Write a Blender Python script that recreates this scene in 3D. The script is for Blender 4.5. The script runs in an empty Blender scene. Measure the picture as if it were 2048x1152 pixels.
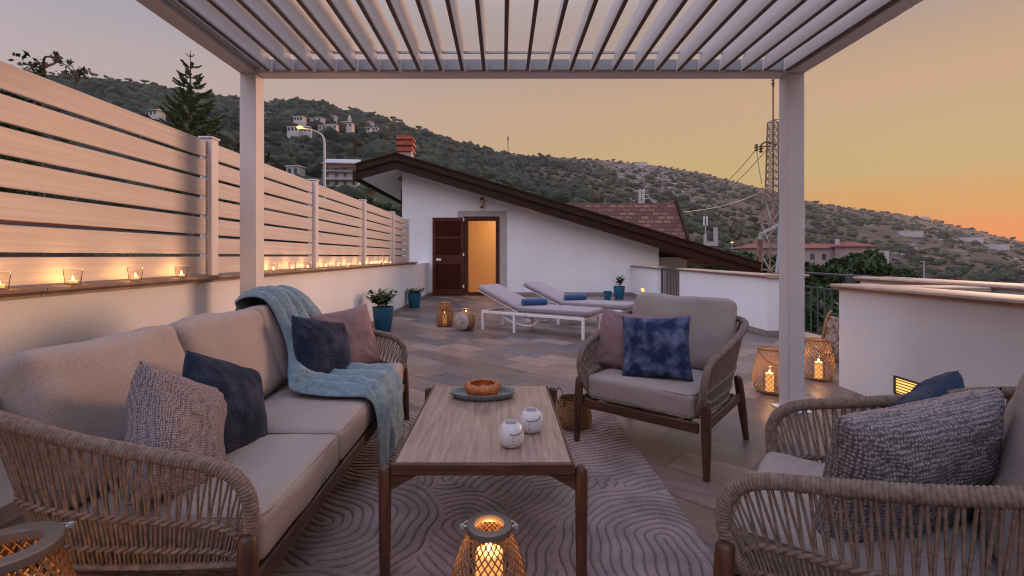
import bpy, math, random
import numpy as np
from mathutils import Vector, Matrix, Euler, noise as mnoise

random.seed(7); rng = np.random.default_rng(7)
R = math.radians
scene = bpy.context.scene
col = scene.collection

# ------------------------------------------------------------------ camera
cam_d = bpy.data.cameras.new("camera"); cam = bpy.data.objects.new("camera", cam_d); col.objects.link(cam)
cam.location = (0, 0, 1.25); cam.rotation_euler = (R(90), 0, 0)
cam_d.sensor_width = 36; cam_d.lens = 16.875
cam_d.shift_x = 19 / 2048; cam_d.shift_y = -64 / 2048
cam_d.clip_start = 0.05; cam_d.clip_end = 6000
scene.camera = cam
scene.render.resolution_x = 1024; scene.render.resolution_y = 576

# ------------------------------------------------------------------ world, sun, exposure
SUN_AZ, SUN_EL = R(52), R(7)
w = bpy.data.worlds.new("World"); scene.world = w; w.use_nodes = True
nt = w.node_tree; N = nt.nodes; L = nt.links
for n in list(N): N.remove(n)
def s2l(c):
    return tuple((x / 255 / 12.92) if x / 255 <= .04045 else ((x / 255 + .055) / 1.055) ** 2.4 for x in c) + (1,)
out = N.new('ShaderNodeOutputWorld'); bg = N.new('ShaderNodeBackground')
tc = N.new('ShaderNodeTexCoord'); sep = N.new('ShaderNodeSeparateXYZ'); L.new(tc.outputs['Generated'], sep.inputs[0])
def wramp(stops):
    r = N.new('ShaderNodeValToRGB'); r.color_ramp.interpolation = 'EASE'
    while len(r.color_ramp.elements) < len(stops): r.color_ramp.elements.new(.5)
    for e, (p, c) in zip(r.color_ramp.elements, stops): e.position = p; e.color = s2l(c)
    L.new(sep.outputs['Z'], r.inputs[0]); return r
warm = wramp([(0, (242, 128, 62)), (.035, (236, 142, 70)), (.085, (216, 158, 82)), (.15, (199, 170, 108)), (.27, (199, 163, 123)),
              (.40, (172, 150, 138)), (.62, (198, 198, 216)), (1, (196, 206, 238))])
cool = wramp([(0, (206, 172, 158)), (.18, (204, 172, 156)), (.29, (182, 169, 174)), (.42, (160, 163, 178)), (.62, (205, 209, 232)), (1, (196, 206, 238))])
nrm = N.new('ShaderNodeVectorMath'); nrm.operation = 'MULTIPLY'; nrm.inputs[1].default_value = (1, 1, 0); L.new(tc.outputs['Generated'], nrm.inputs[0])
nn_ = N.new('ShaderNodeVectorMath'); nn_.operation = 'NORMALIZE'; L.new(nrm.outputs[0], nn_.inputs[0])
dt = N.new('ShaderNodeVectorMath'); dt.operation = 'DOT_PRODUCT'; dt.inputs[1].default_value = (math.sin(SUN_AZ), math.cos(SUN_AZ), 0); L.new(nn_.outputs[0], dt.inputs[0])
mr = N.new('ShaderNodeMapRange'); mr.interpolation_type = 'SMOOTHSTEP'
mr.inputs['From Min'].default_value = -.4; mr.inputs['From Max'].default_value = .95; L.new(dt.outputs['Value'], mr.inputs['Value'])
mx = N.new('ShaderNodeMix'); mx.data_type = 'RGBA'; L.new(mr.outputs[0], mx.inputs[0]); L.new(cool.outputs[0], mx.inputs[6]); L.new(warm.outputs[0], mx.inputs[7])
blue = wramp([(0, (84, 72, 76)), (.15, (120, 106, 114)), (.4, (194, 186, 198)), (.7, (202, 202, 222)), (1, (196, 206, 238))])
mr2 = N.new('ShaderNodeMapRange'); mr2.interpolation_type = 'SMOOTHSTEP'; mr2.inputs['From Min'].default_value = -.1; mr2.inputs['From Max'].default_value = -.75; L.new(dt.outputs['Value'], mr2.inputs['Value'])
mxb = N.new('ShaderNodeMix'); mxb.data_type = 'RGBA'; L.new(mr2.outputs[0], mxb.inputs[0]); L.new(mx.outputs[2], mxb.inputs[6]); L.new(blue.outputs[0], mxb.inputs[7])
sky = N.new('ShaderNodeTexSky'); sky.sky_type = 'NISHITA'; sky.sun_disc = False; sky.sun_elevation = R(2); sky.sun_rotation = SUN_AZ
sk = N.new('ShaderNodeMix'); sk.data_type = 'RGBA'; sk.blend_type = 'ADD'; sk.inputs[0].default_value = .002
gz = N.new('ShaderNodeMapRange'); gz.interpolation_type = 'SMOOTHSTEP'; gz.inputs['From Min'].default_value = .45; gz.inputs['From Max'].default_value = .8; gz.inputs['To Min'].default_value = 0; gz.inputs['To Max'].default_value = .7; L.new(sep.outputs['Z'], gz.inputs['Value'])
gb = N.new('ShaderNodeMath'); gb.operation = 'MULTIPLY_ADD'; gb.inputs[1].default_value = 1.55; gb.inputs[2].default_value = 1; L.new(mr2.outputs[0], gb.inputs[0])
gs = N.new('ShaderNodeMath'); gs.operation = 'ADD'; L.new(gz.outputs[0], gs.inputs[0]); L.new(gb.outputs[0], gs.inputs[1])  # added fill: brightens the unseen sky overhead and behind the camera
lowz = N.new('ShaderNodeMapRange'); lowz.interpolation_type = 'SMOOTHSTEP'; lowz.inputs['From Min'].default_value = .0; lowz.inputs['From Max'].default_value = .4; L.new(sep.outputs['Z'], lowz.inputs['Value'])
gl_ = N.new('ShaderNodeMath'); gl_.operation = 'MULTIPLY'; L.new(mr2.outputs[0], gl_.inputs[0]); L.new(lowz.outputs[0], gl_.inputs[1]); L.new(gl_.outputs[0], gb.inputs[0])
gm = N.new('ShaderNodeVectorMath'); gm.operation = 'SCALE'; L.new(mxb.outputs[2], gm.inputs[0]); L.new(gs.outputs[0], gm.inputs['Scale'])
L.new(gm.outputs[0], sk.inputs[6]); L.new(sky.outputs[0], sk.inputs[7])
bg.inputs[1].default_value = 1.0
L.new(sk.outputs[2], bg.inputs[0]); L.new(bg.outputs[0], out.inputs[0])

sd = bpy.data.lights.new("sun", 'SUN'); sd.energy = 2.9; sd.angle = R(18); sd.color = (1.0, .56, .35)
sun = bpy.data.objects.new("sun", sd); col.objects.link(sun)
sun.rotation_euler = Vector((-math.sin(SUN_AZ) * math.cos(SUN_EL), -math.cos(SUN_AZ) * math.cos(SUN_EL), -math.sin(SUN_EL))).to_track_quat('-Z', 'Y').to_euler()
scene.view_settings.view_transform = 'Standard'; scene.view_settings.look = 'None'
scene.view_settings.exposure = 0; scene.view_settings.gamma = 1
scene.cycles.use_denoising = True; scene.cycles.filter_width = 1.15
scene.cycles.max_bounces = 6; scene.cycles.diffuse_bounces = 3; scene.cycles.transparent_max_bounces = 12
scene.cycles.caustics_reflective = False; scene.cycles.caustics_refractive = False
scene.cycles.sample_clamp_indirect = 4

# ------------------------------------------------------------------ materials
MATS = {}
def mat(name, c, rough=.6, metal=0, c2=None, nscale=5, nstretch=(1, 1, 1), detail=4, bump=0, bscale=60, bstretch=(1, 1, 1), emit=None, estr=0,
        spec=.5, trans=0, ior=1.45, alpha=1, coords='Object', sheen=0, sss=0, contrast=(.35, .65), bdist=.01, bvoro=False, coat=0):
    m = bpy.data.materials.new(name); m.use_nodes = True; t = m.node_tree; b = t.nodes['Principled BSDF']
    b.inputs['Base Color'].default_value = (*c, 1); b.inputs['Roughness'].default_value = rough; b.inputs['Metallic'].default_value = metal
    b.inputs['Specular IOR Level'].default_value = spec; b.inputs['IOR'].default_value = ior
    b.inputs['Transmission Weight'].default_value = trans; b.inputs['Alpha'].default_value = alpha; b.inputs['Sheen Weight'].default_value = sheen
    b.inputs['Coat Weight'].default_value = coat
    if sss: b.inputs['Subsurface Weight'].default_value = sss; b.inputs['Subsurface Radius'].default_value = (.02, .01, .005)
    if emit: b.inputs['Emission Color'].default_value = (*emit, 1); b.inputs['Emission Strength'].default_value = estr
    tcn = t.nodes.new('ShaderNodeTexCoord')
    if c2:
        mp = t.nodes.new('ShaderNodeMapping'); mp.inputs['Scale'].default_value = nstretch; t.links.new(tcn.outputs[coords], mp.inputs[0])
        no = t.nodes.new('ShaderNodeTexNoise'); no.inputs['Scale'].default_value = nscale; no.inputs['Detail'].default_value = detail
        t.links.new(mp.outputs[0], no.inputs[0])
        r = t.nodes.new('ShaderNodeValToRGB'); r.color_ramp.elements[0].position = contrast[0]; r.color_ramp.elements[1].position = contrast[1]
        r.color_ramp.elements[0].color = (*c, 1); r.color_ramp.elements[1].color = (*c2, 1)
        t.links.new(no.outputs[0], r.inputs[0]); t.links.new(r.outputs[0], b.inputs['Base Color'])
    if bump:
        mp = t.nodes.new('ShaderNodeMapping'); mp.inputs['Scale'].default_value = bstretch; t.links.new(tcn.outputs[coords], mp.inputs[0])
        if bvoro:
            no = t.nodes.new('ShaderNodeTexVoronoi'); no.inputs['Scale'].default_value = bscale
        else:
            no = t.nodes.new('ShaderNodeTexNoise'); no.inputs['Scale'].default_value = bscale; no.inputs['Detail'].default_value = 3
        t.links.new(mp.outputs[0], no.inputs[0])
        bu = t.nodes.new('ShaderNodeBump'); bu.inputs['Strength'].default_value = bump; bu.inputs['Distance'].default_value = bdist
        t.links.new(no.outputs[0], bu.inputs['Height']); t.links.new(bu.outputs[0], b.inputs['Normal'])
    MATS[name] = m; return m

M_wall = mat('white_render', (.685, .675, .70), .85, c2=(.74, .735, .765), nscale=1.1, nstretch=(1, 1, .8), detail=7, contrast=(.3, .65), bump=.55, bscale=90, bdist=.006)
M_fence = mat('fence_board', (.47, .405, .385), .42, c2=(.56, .485, .46), nscale=3, nstretch=(1, .25, 14), bump=.12, bscale=20, bstretch=(1, .15, 14))
M_alu = mat('white_aluminium', (.62, .57, .575), .38, c2=(.66, .61, .615), nscale=4, bump=.03, bscale=200)
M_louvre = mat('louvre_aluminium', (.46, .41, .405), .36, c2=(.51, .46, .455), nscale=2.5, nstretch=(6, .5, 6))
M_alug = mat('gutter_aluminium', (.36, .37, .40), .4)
M_rail_g = mat('grey_metal', (.055, .06, .07), .5)
M_coping = mat('coping_stone', (.30, .20, .15), .6, c2=(.42, .29, .215), nscale=9, bump=.3, bscale=30, bdist=.01)
M_copingb = mat('dark_coping', (.155, .09, .062), .5, c2=(.26, .16, .11), nscale=11, nstretch=(2, .7, 2), bump=.35, bscale=25)
M_skirt = mat('skirting_stone', (.19, .155, .15), .5, c2=(.26, .21, .2), nscale=8)
M_teak = mat('dark_teak', (.045, .017, .010), .45, c2=(.105, .042, .024), nscale=14, nstretch=(3, 3, .35), bump=.1, bscale=60, bstretch=(4, 4, .4), coat=.1)
M_teakh = mat('dark_teak_beam', (.045, .017, .010), .45, c2=(.10, .04, .023), nscale=14, nstretch=(.35, 3, 3), bump=.1, bscale=60, bstretch=(.4, 4, 4), coat=.1)
M_rope = mat('taupe_rope', (.165, .117, .10), .9, spec=.2, c2=(.26, .195, .17), nscale=60, bump=.5, bscale=400, bdist=.002)
M_fabric = mat('taupe_fabric', (.29, .238, .228), .9, c2=(.37, .308, .293), nscale=180, detail=2, bump=.5, bscale=450, bdist=.0018, sheen=.05, spec=.15)
M_knit = None
M_woodt = mat('table_top_ceramic', (.215, .138, .12), .2, c2=(.40, .28, .243), nscale=7, nstretch=(9, .55, 1), detail=8, contrast=(.28, .72), bump=.05, bscale=30, bstretch=(12, 1, 1), coat=.15)
M_ring = mat('bronze_ring', (.19, .15, .13), .4, metal=.4)
M_dark = mat('dark_wire', (.035, .028, .025), .5)
M_wax = mat('glowing_wax', (.85, .55, .28), .5, emit=(1, .42, .10), estr=1.0, sss=.2)
M_flame = mat('flame', (1, .8, .4), .5, emit=(1, .70, .28), estr=14)
def glassy(name, c, tint=.12, rough=.05):
    m = bpy.data.materials.new(name); m.use_nodes = True; t = m.node_tree; t.nodes.clear()
    o = t.nodes.new('ShaderNodeOutputMaterial'); tr = t.nodes.new('ShaderNodeBsdfTransparent'); tr.inputs[0].default_value = (*c, 1)
    gl = t.nodes.new('ShaderNodeBsdfGlossy'); gl.inputs['Roughness'].default_value = rough; gl.inputs[0].default_value = (1, 1, 1, 1)
    fr = t.nodes.new('ShaderNodeLayerWeight'); fr.inputs[0].default_value = tint
    mx = t.nodes.new('ShaderNodeMixShader'); t.links.new(fr.outputs['Fresnel'], mx.inputs[0]); t.links.new(tr.outputs[0], mx.inputs[1]); t.links.new(gl.outputs[0], mx.inputs[2])
    t.links.new(mx.outputs[0], o.inputs[0]); return m
M_glass = glassy('clear_glass', (.97, .96, .95), .06)
M_wicker = mat('wicker', (.19, .085, .032), .6, c2=(.33, .16, .07), nscale=30)
M_bamboo = mat('pale_bamboo', (.30, .17, .085), .6, c2=(.46, .28, .15), nscale=30)
M_wickd = mat('dark_wicker', (.20, .09, .035), .6, c2=(.36, .17, .07), nscale=40, bump=.6, bscale=120, bdist=.005)
M_sea = mat('seagrass', (.20, .095, .032), .8, c2=(.34, .17, .065), nscale=40, nstretch=(1, 1, 3), bump=1, bscale=70, bstretch=(1, 1, 2), bdist=.012, bvoro=True)
M_potb = mat('blue_glazed_pot', (.012, .085, .16), .32, c2=(.018, .12, .21), nscale=6, bump=.5, bscale=90, bvoro=True, bdist=.004)
M_potp = mat('plain_blue_pot', (.012, .095, .175), .4, c2=(.018, .12, .21), nscale=6)
M_soil = mat('soil', (.03, .02, .015), .9)
M_leaf = mat('leaf_green', (.022, .055, .014), .5, c2=(.06, .11, .03), nscale=9)
M_leafl = mat('leaf_light', (.06, .11, .045), .5, c2=(.12, .18, .08), nscale=9)
M_ceram = mat('speckled_ceramic', (.60, .585, .61), .35, c2=(.68, .66, .69), nscale=40, coat=.3)
M_plate = mat('grey_green_glaze', (.10, .115, .115), .28, c2=(.17, .19, .19), nscale=5, coat=.3)
M_amber = mat('amber_glass', (.40, .085, .012), .12, c2=(.62, .19, .04), nscale=14, coat=.6, trans=.25)
M_doorw = mat('mahogany', (.045, .010, .005), .6, spec=.25, c2=(.095, .024, .011), nscale=14, nstretch=(3, 3, .4))
M_jamb = mat('door_surround_stone', (.34, .30, .30), .7, c2=(.40, .35, .35), nscale=8, bump=.2, bscale=60)
M_fascia = mat('brown_fascia', (.024, .009, .006), .6, spec=.2, c2=(.038, .015, .010), nscale=9)
M_soffit = mat('white_soffit', (.76, .72, .70), .8)
M_chim = mat('chimney_tile', (.30, .052, .027), .6, c2=(.40, .085, .045), nscale=8, bump=.3, bscale=30)
M_chimb = mat('chimney_brick', (.44, .26, .21), .8, c2=(.5, .32, .26), nscale=30, bump=.4, bscale=50)
M_interior = mat('cream_plaster', (.75, .52, .28), .8)
M_frameW = mat('white_metal_frame', (.68, .66, .68), .35)
M_lounge = mat('lounger_fabric', (.24, .20, .225), .85, c2=(.28, .235, .265), nscale=200, bump=.4, bscale=400, bdist=.0015)
M_towel = mat('blue_towel', (.012, .05, .15), .95, c2=(.02, .08, .21), nscale=60, bump=1, bscale=200, bdist=.006, sheen=.4)
M_steel = mat('galvanised_steel', (.36, .37, .39), .45, metal=.4, c2=(.45, .46, .48), nscale=10)
M_rust = mat('rusty_steel', (.13, .07, .05), .7, metal=.2, c2=(.26, .15, .11), nscale=3)
M_cable = mat('cable', (.30, .28, .28), .6)
M_warmlens = mat('lit_lamp_lens', (1, .8, .4), .4, emit=(1, .55, .12), estr=1.6)
M_bronzeF = mat('bronze_frame', (.06, .05, .04), .5, metal=.3)
M_streetl = mat('street_lamp_glow', (1, .6, .2), .4, emit=(1, .36, .06), estr=3.5)
M_whitew = mat('white_stucco', (.42, .39, .40), .9, c2=(.52, .48, .49), nscale=.4)
M_pinkw = mat('pink_stucco', (.30, .22, .21), .9, c2=(.36, .27, .26), nscale=.3)
M_redroof = mat('red_roof_tile', (.15, .035, .03), .9, c2=(.22, .06, .05), nscale=2)
M_win = mat('dark_window', (.05, .055, .07), .2)
M_bark = mat('bark', (.07, .045, .035), .9, c2=(.12, .08, .06), nscale=8, bump=.5, bscale=20)
M_pale = mat('concrete', (.34, .33, .33), .9, c2=(.42, .4, .4), nscale=2)
M_throw = mat('blue_throw', (.13, .195, .24), .9, c2=(.20, .27, .315), nscale=40, bump=.5, bscale=320, bdist=.003, sheen=.05)

def knit(name, ca, cb, scale, amt=1.0, mottle=None, mscale=8):
    m = mat(name, ca, .95, spec=.15); t = m.node_tree; b = t.nodes['Principled BSDF']; b.inputs['Sheen Weight'].default_value = .06
    tcn = t.nodes.new('ShaderNodeTexCoord'); mp = t.nodes.new('ShaderNodeMapping'); mp.inputs['Scale'].default_value = (1, 1, .8)
    t.links.new(tcn.outputs['Object'], mp.inputs[0])
    nz = t.nodes.new('ShaderNodeTexNoise'); nz.inputs['Scale'].default_value = 12; t.links.new(mp.outputs[0], nz.inputs[0])
    va = t.nodes.new('ShaderNodeVectorMath'); va.operation = 'MULTIPLY_ADD'; va.inputs[1].default_value = (.012, .012, .012); t.links.new(nz.outputs['Color'], va.inputs[0]); t.links.new(mp.outputs[0], va.inputs[2])
    vo = t.nodes.new('ShaderNodeTexVoronoi'); vo.inputs['Scale'].default_value = scale; vo.inputs['Randomness'].default_value = .35; t.links.new(va.outputs[0], vo.inputs[0])
    r = t.nodes.new('ShaderNodeValToRGB'); r.color_ramp.elements[0].color = (*cb, 1); r.color_ramp.elements[1].color = (*ca, 1)
    r.color_ramp.elements[0].position = .15; r.color_ramp.elements[1].position = .7; t.links.new(vo.outputs['Distance'], r.inputs[0])
    src = r.outputs[0]
    if mottle:
        n2 = t.nodes.new('ShaderNodeTexNoise'); n2.inputs['Scale'].default_value = mscale; n2.inputs['Detail'].default_value = 5; t.links.new(tcn.outputs['Object'], n2.inputs[0])
        r2 = t.nodes.new('ShaderNodeValToRGB'); r2.color_ramp.elements[0].position = .42; r2.color_ramp.elements[1].position = .72
        r2.color_ramp.elements[0].color = (0, 0, 0, 1); r2.color_ramp.elements[1].color = (1, 1, 1, 1); t.links.new(n2.outputs[0], r2.inputs[0])
        n3 = t.nodes.new('ShaderNodeTexNoise'); n3.inputs['Scale'].default_value = 220; n3.inputs['Detail'].default_value = 1; t.links.new(tcn.outputs['Object'], n3.inputs[0])
        mm = t.nodes.new('ShaderNodeMath'); mm.operation = 'MULTIPLY'; t.links.new(r2.outputs[0], mm.inputs[0]); t.links.new(n3.outputs[0], mm.inputs[1])
        mx = t.nodes.new('ShaderNodeMix'); mx.data_type = 'RGBA'; t.links.new(mm.outputs[0], mx.inputs[0]); t.links.new(src, mx.inputs[6]); mx.inputs[7].default_value = (*mottle, 1); src = mx.outputs[2]
    t.links.new(src, b.inputs['Base Color'])
    bu = t.nodes.new('ShaderNodeBump'); bu.inputs['Strength'].default_value = amt; bu.inputs['Distance'].default_value = .008; bu.invert = True
    t.links.new(vo.outputs['Distance'], bu.inputs['Height']); t.links.new(bu.outputs[0], b.inputs['Normal'])
    return m
M_knit = knit('chunky_grey_knit', (.10, .085, .105), (.42, .36, .375), 105)
M_finek = knit('fine_pinkish_knit', (.12, .10, .12), (.44, .375, .40), 165, .8)
M_navy = knit('navy_plush', (.007, .010, .027), (.020, .027, .058), 160, .6, (.085, .10, .16), 9)
M_denim = knit('navy_mottled_cotton', (.012, .018, .06), (.03, .045, .12), 220, .4, (.30, .36, .58), 11)
M_pink = knit('dusty_pink_cotton', (.22, .135, .15), (.31, .205, .22), 260, .3)
M_blueplush = knit('blue_plush', (.010, .024, .06), (.028, .052, .11), 90, .9)

def tile_mat():
    m = bpy.data.materials.new('terrace_tiles'); m.use_nodes = True; t = m.node_tree; b = t.nodes['Principled BSDF']
    tcn = t.nodes.new('ShaderNodeTexCoord'); mp = t.nodes.new('ShaderNodeMapping'); mp.inputs['Rotation'].default_value = (0, 0, R(43)); t.links.new(tcn.outputs['Object'], mp.inputs[0])
    def brick(c1, c2, mo):
        br = t.nodes.new('ShaderNodeTexBrick'); br.offset = .37; br.offset_frequency = 2; br.squash = 1
        br.inputs['Color1'].default_value = (*c1, 1); br.inputs['Color2'].default_value = (*c2, 1); br.inputs['Mortar'].default_value = (*mo, 1)
        br.inputs['Scale'].default_value = 1; br.inputs['Mortar Size'].default_value = .0042; br.inputs['Mortar Smooth'].default_value = .1
        br.inputs['Brick Width'].default_value = .62; br.inputs['Row Height'].default_value = .305; t.links.new(mp.outputs[0], br.inputs[0]); return br
    br = brick((0, 0, 0), (1, 1, 1), (.5, .5, .5))
    r = t.nodes.new('ShaderNodeValToRGB'); r.color_ramp.interpolation = 'LINEAR'
    cs = [(0, (.065, .05, .05)), (.2, (.145, .09, .072)), (.36, (.085, .076, .085)), (.52, (.225, .142, .112)), (.68, (.115, .086, .082)), (.85, (.265, .178, .145)), (1, (.082, .076, .095))]
    while len(r.color_ramp.elements) < len(cs): r.color_ramp.elements.new(.5)
    for e, (p, c) in zip(r.color_ramp.elements, cs): e.position = p; e.color = (*c, 1)
    t.links.new(br.outputs['Color'], r.inputs[0])
    # per-tile grain
    mp2 = t.nodes.new('ShaderNodeMapping'); mp2.inputs['Scale'].default_value = (1.3, 3.6, 1); t.links.new(mp.outputs[0], mp2.inputs[0])
    off = t.nodes.new('ShaderNodeVectorMath'); off.operation = 'MULTIPLY_ADD'; off.inputs[1].default_value = (37, 53, 0); t.links.new(br.outputs['Color'], off.inputs[0]); t.links.new(mp2.outputs[0], off.inputs[2])
    n1 = t.nodes.new('ShaderNodeTexNoise'); n1.inputs['Scale'].default_value = 2.2; n1.inputs['Detail'].default_value = 7; n1.inputs['Roughness'].default_value = .62; n1.inputs['Distortion'].default_value = .8; t.links.new(off.outputs[0], n1.inputs[0])
    r1 = t.nodes.new('ShaderNodeValToRGB'); r1.color_ramp.elements[0].position = .3; r1.color_ramp.elements[0].color = (.66, .64, .67, 1); r1.color_ramp.elements[1].position = .7; r1.color_ramp.elements[1].color = (1.2, 1.16, 1.12, 1)
    t.links.new(n1.outputs[0], r1.inputs[0])
    mu = t.nodes.new('ShaderNodeMix'); mu.data_type = 'RGBA'; mu.blend_type = 'MULTIPLY'; mu.inputs[0].default_value = 1; t.links.new(r.outputs[0], mu.inputs[6]); t.links.new(r1.outputs[0], mu.inputs[7])
    mo = t.nodes.new('ShaderNodeMix'); mo.data_type = 'RGBA'; t.links.new(br.outputs['Fac'], mo.inputs[0]); t.links.new(mu.outputs[2], mo.inputs[6]); mo.inputs[7].default_value = (.045, .036, .036, 1)
    t.links.new(mo.outputs[2], b.inputs['Base Color'])
    rr = t.nodes.new('ShaderNodeMapRange'); rr.inputs['To Min'].default_value = .30; rr.inputs['To Max'].default_value = .55; t.links.new(n1.outputs[0], rr.inputs[0]); t.links.new(rr.outputs[0], b.inputs['Roughness'])
    sb = t.nodes.new('ShaderNodeMath'); sb.operation = 'MULTIPLY_ADD'; sb.inputs[1].default_value = -1.2; t.links.new(br.outputs['Fac'], sb.inputs[0]); t.links.new(n1.outputs[0], sb.inputs[2])
    bu = t.nodes.new('ShaderNodeBump'); bu.inputs['Strength'].default_value = .35; bu.inputs['Distance'].default_value = .004; t.links.new(sb.outputs[0], bu.inputs['Height']); t.links.new(bu.outputs[0], b.inputs['Normal'])
    return m
M_tiles = tile_mat()
def shingle_mat():
    m = bpy.data.materials.new('roof_shingles'); m.use_nodes = True; t = m.node_tree; b = t.nodes['Principled BSDF']; b.inputs['Roughness'].default_value = .85
    tcn = t.nodes.new('ShaderNodeTexCoord'); mp = t.nodes.new('ShaderNodeMapping'); mp.inputs['Rotation'].default_value = (R(-90), 0, 0); t.links.new(tcn.outputs['Object'], mp.inputs[0])
    br = t.nodes.new('ShaderNodeTexBrick'); br.inputs['Scale'].default_value = 1; br.inputs['Brick Width'].default_value = .34; br.inputs['Row Height'].default_value = .17
    br.inputs['Mortar Size'].default_value = .03; br.inputs['Color1'].default_value = (.10, .035, .024, 1); br.inputs['Color2'].default_value = (.30, .13, .09, 1); br.inputs['Mortar'].default_value = (.07, .03, .022, 1); br.inputs['Bias'].default_value = -.25
    t.links.new(mp.outputs[0], br.inputs[0]); t.links.new(br.outputs[0], b.inputs['Base Color'])
    bu = t.nodes.new('ShaderNodeBump'); bu.inputs['Strength'].default_value = 1; bu.inputs['Distance'].default_value = .03; bu.invert = True; t.links.new(br.outputs['Fac'], bu.inputs['Height']); t.links.new(bu.outputs[0], b.inputs['Normal'])
    return m
M_shingle = shingle_mat()
def tint_mat(name, ca, cb, bump=1, bscale=.6, rough=.9, bdist=.6):
    """foliage whose colour varies from clump to clump (attribute 'tint')"""
    m = mat(name, ca, rough, spec=.2); t = m.node_tree; b = t.nodes['Principled BSDF']
    at = t.nodes.new('ShaderNodeAttribute'); at.attribute_name = 'tint'
    tcn = t.nodes.new('ShaderNodeTexCoord'); no = t.nodes.new('ShaderNodeTexNoise'); no.inputs['Scale'].default_value = bscale; no.inputs['Detail'].default_value = 6; no.inputs['Roughness'].default_value = .7
    t.links.new(tcn.outputs['Object'], no.inputs[0])
    ad = t.nodes.new('ShaderNodeMath'); ad.operation = 'ADD'; t.links.new(at.outputs['Fac'], ad.inputs[0])
    ms = t.nodes.new('ShaderNodeMath'); ms.operation = 'MULTIPLY_ADD'; ms.inputs[1].default_value = 1.6; ms.inputs[2].default_value = -.8; t.links.new(no.outputs[0], ms.inputs[0]); t.links.new(ms.outputs[0], ad.inputs[1])
    mx = t.nodes.new('ShaderNodeMix'); mx.data_type = 'RGBA'; t.links.new(ad.outputs[0], mx.inputs[0]); mx.inputs[6].default_value = (*ca, 1); mx.inputs[7].default_value = (*cb, 1)
    t.links.new(mx.outputs[2], b.inputs['Base Color'])
    bu = t.nodes.new('ShaderNodeBump'); bu.inputs['Strength'].default_value = bump; bu.inputs['Distance'].default_value = bdist; t.links.new(no.outputs[0], bu.inputs['Height']); t.links.new(bu.outputs[0], b.inputs['Normal'])
    return m
M_wood = tint_mat('woodland_foliage', (.015, .024, .017), (.056, .064, .042), bscale=.5, bdist=1.5)
M_scrub = tint_mat('scrub_foliage', (.022, .030, .020), (.065, .07, .045), bscale=.6, bdist=1.2)
M_nearleaf = tint_mat('garden_foliage', (.012, .026, .009), (.045, .075, .022), bscale=3, bdist=.02, rough=.6)
M_pine = tint_mat('norfolk_foliage', (.09, .145, .07), (.20, .26, .13), bscale=3, bdist=.02)
M_ridge = tint_mat('ridge_pine_foliage', (.04, .03, .018), (.15, .075, .03), bscale=.6, bdist=1)  # orange second colour puts sunset rim light into the crowns

def hill_mat():
    m = bpy.data.materials.new('hillside'); m.use_nodes = True; t = m.node_tree; b = t.nodes['Principled BSDF']; b.inputs['Roughness'].default_value = .95; b.inputs['Specular IOR Level'].default_value = .1
    tcn = t.nodes.new('ShaderNodeTexCoord')
    def noi(s, d=6, st=(1, 1, 1)):
        mp = t.nodes.new('ShaderNodeMapping'); mp.inputs['Scale'].default_value = st; t.links.new(tcn.outputs['Object'], mp.inputs[0])
        n = t.nodes.new('ShaderNodeTexNoise'); n.inputs['Scale'].default_value = s; n.inputs['Detail'].default_value = d; n.inputs['Roughness'].default_value = .65; t.links.new(mp.outputs[0], n.inputs[0]); return n
    def ramp(src, stops):
        r = t.nodes.new('ShaderNodeValToRGB')
        while len(r.color_ramp.elements) < len(stops): r.color_ramp.elements.new(.5)
        for e, (p, c) in zip(r.color_ramp.elements, stops): e.position = p; e.color = (*c, 1)
        t.links.new(src, r.inputs[0]); return r
    dry = ramp(noi(.03).outputs[0], [(.3, (.05, .04, .03)), (.48, (.085, .06, .046)), (.62, (.12, .084, .068)), (.72, (.19, .15, .13))])
    grn = ramp(noi(.05).outputs[0], [(.35, (.035, .05, .03)), (.65, (.075, .085, .05))])
    rock = ramp(noi(.09, 8, (1, 1, 3.5)).outputs[0], [(.54, (0, 0, 0)), (.62, (1, 1, 1))])
    at = t.nodes.new('ShaderNodeAttribute'); at.attribute_name = 'dry'
    at2 = t.nodes.new('ShaderNodeAttribute'); at2.attribute_name = 'rock'
    m1 = t.nodes.new('ShaderNodeMix'); m1.data_type = 'RGBA'; t.links.new(at.outputs['Fac'], m1.inputs[0]); t.links.new(grn.outputs[0], m1.inputs[6]); t.links.new(dry.outputs[0], m1.inputs[7])
    mm = t.nodes.new('ShaderNodeMath'); mm.operation = 'MULTIPLY'; t.links.new(rock.outputs[0], mm.inputs[0]); t.links.new(at2.outputs['Fac'], mm.inputs[1])
    m2 = t.nodes.new('ShaderNodeMix'); m2.data_type = 'RGBA'; t.links.new(mm.outputs[0], m2.inputs[0]); t.links.new(m1.outputs[2], m2.inputs[6]); m2.inputs[7].default_value = (.42, .36, .34, 1)
    t.links.new(m2.outputs[2], b.inputs['Base Color'])
    bu = t.nodes.new('ShaderNodeBump'); bu.inputs['Strength'].default_value = 1; bu.inputs['Distance'].default_value = 4; t.links.new(noi(.12, 8).outputs[0], bu.inputs['Height']); t.links.new(bu.outputs[0], b.inputs['Normal'])
    return m
M_hill = hill_mat()

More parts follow.
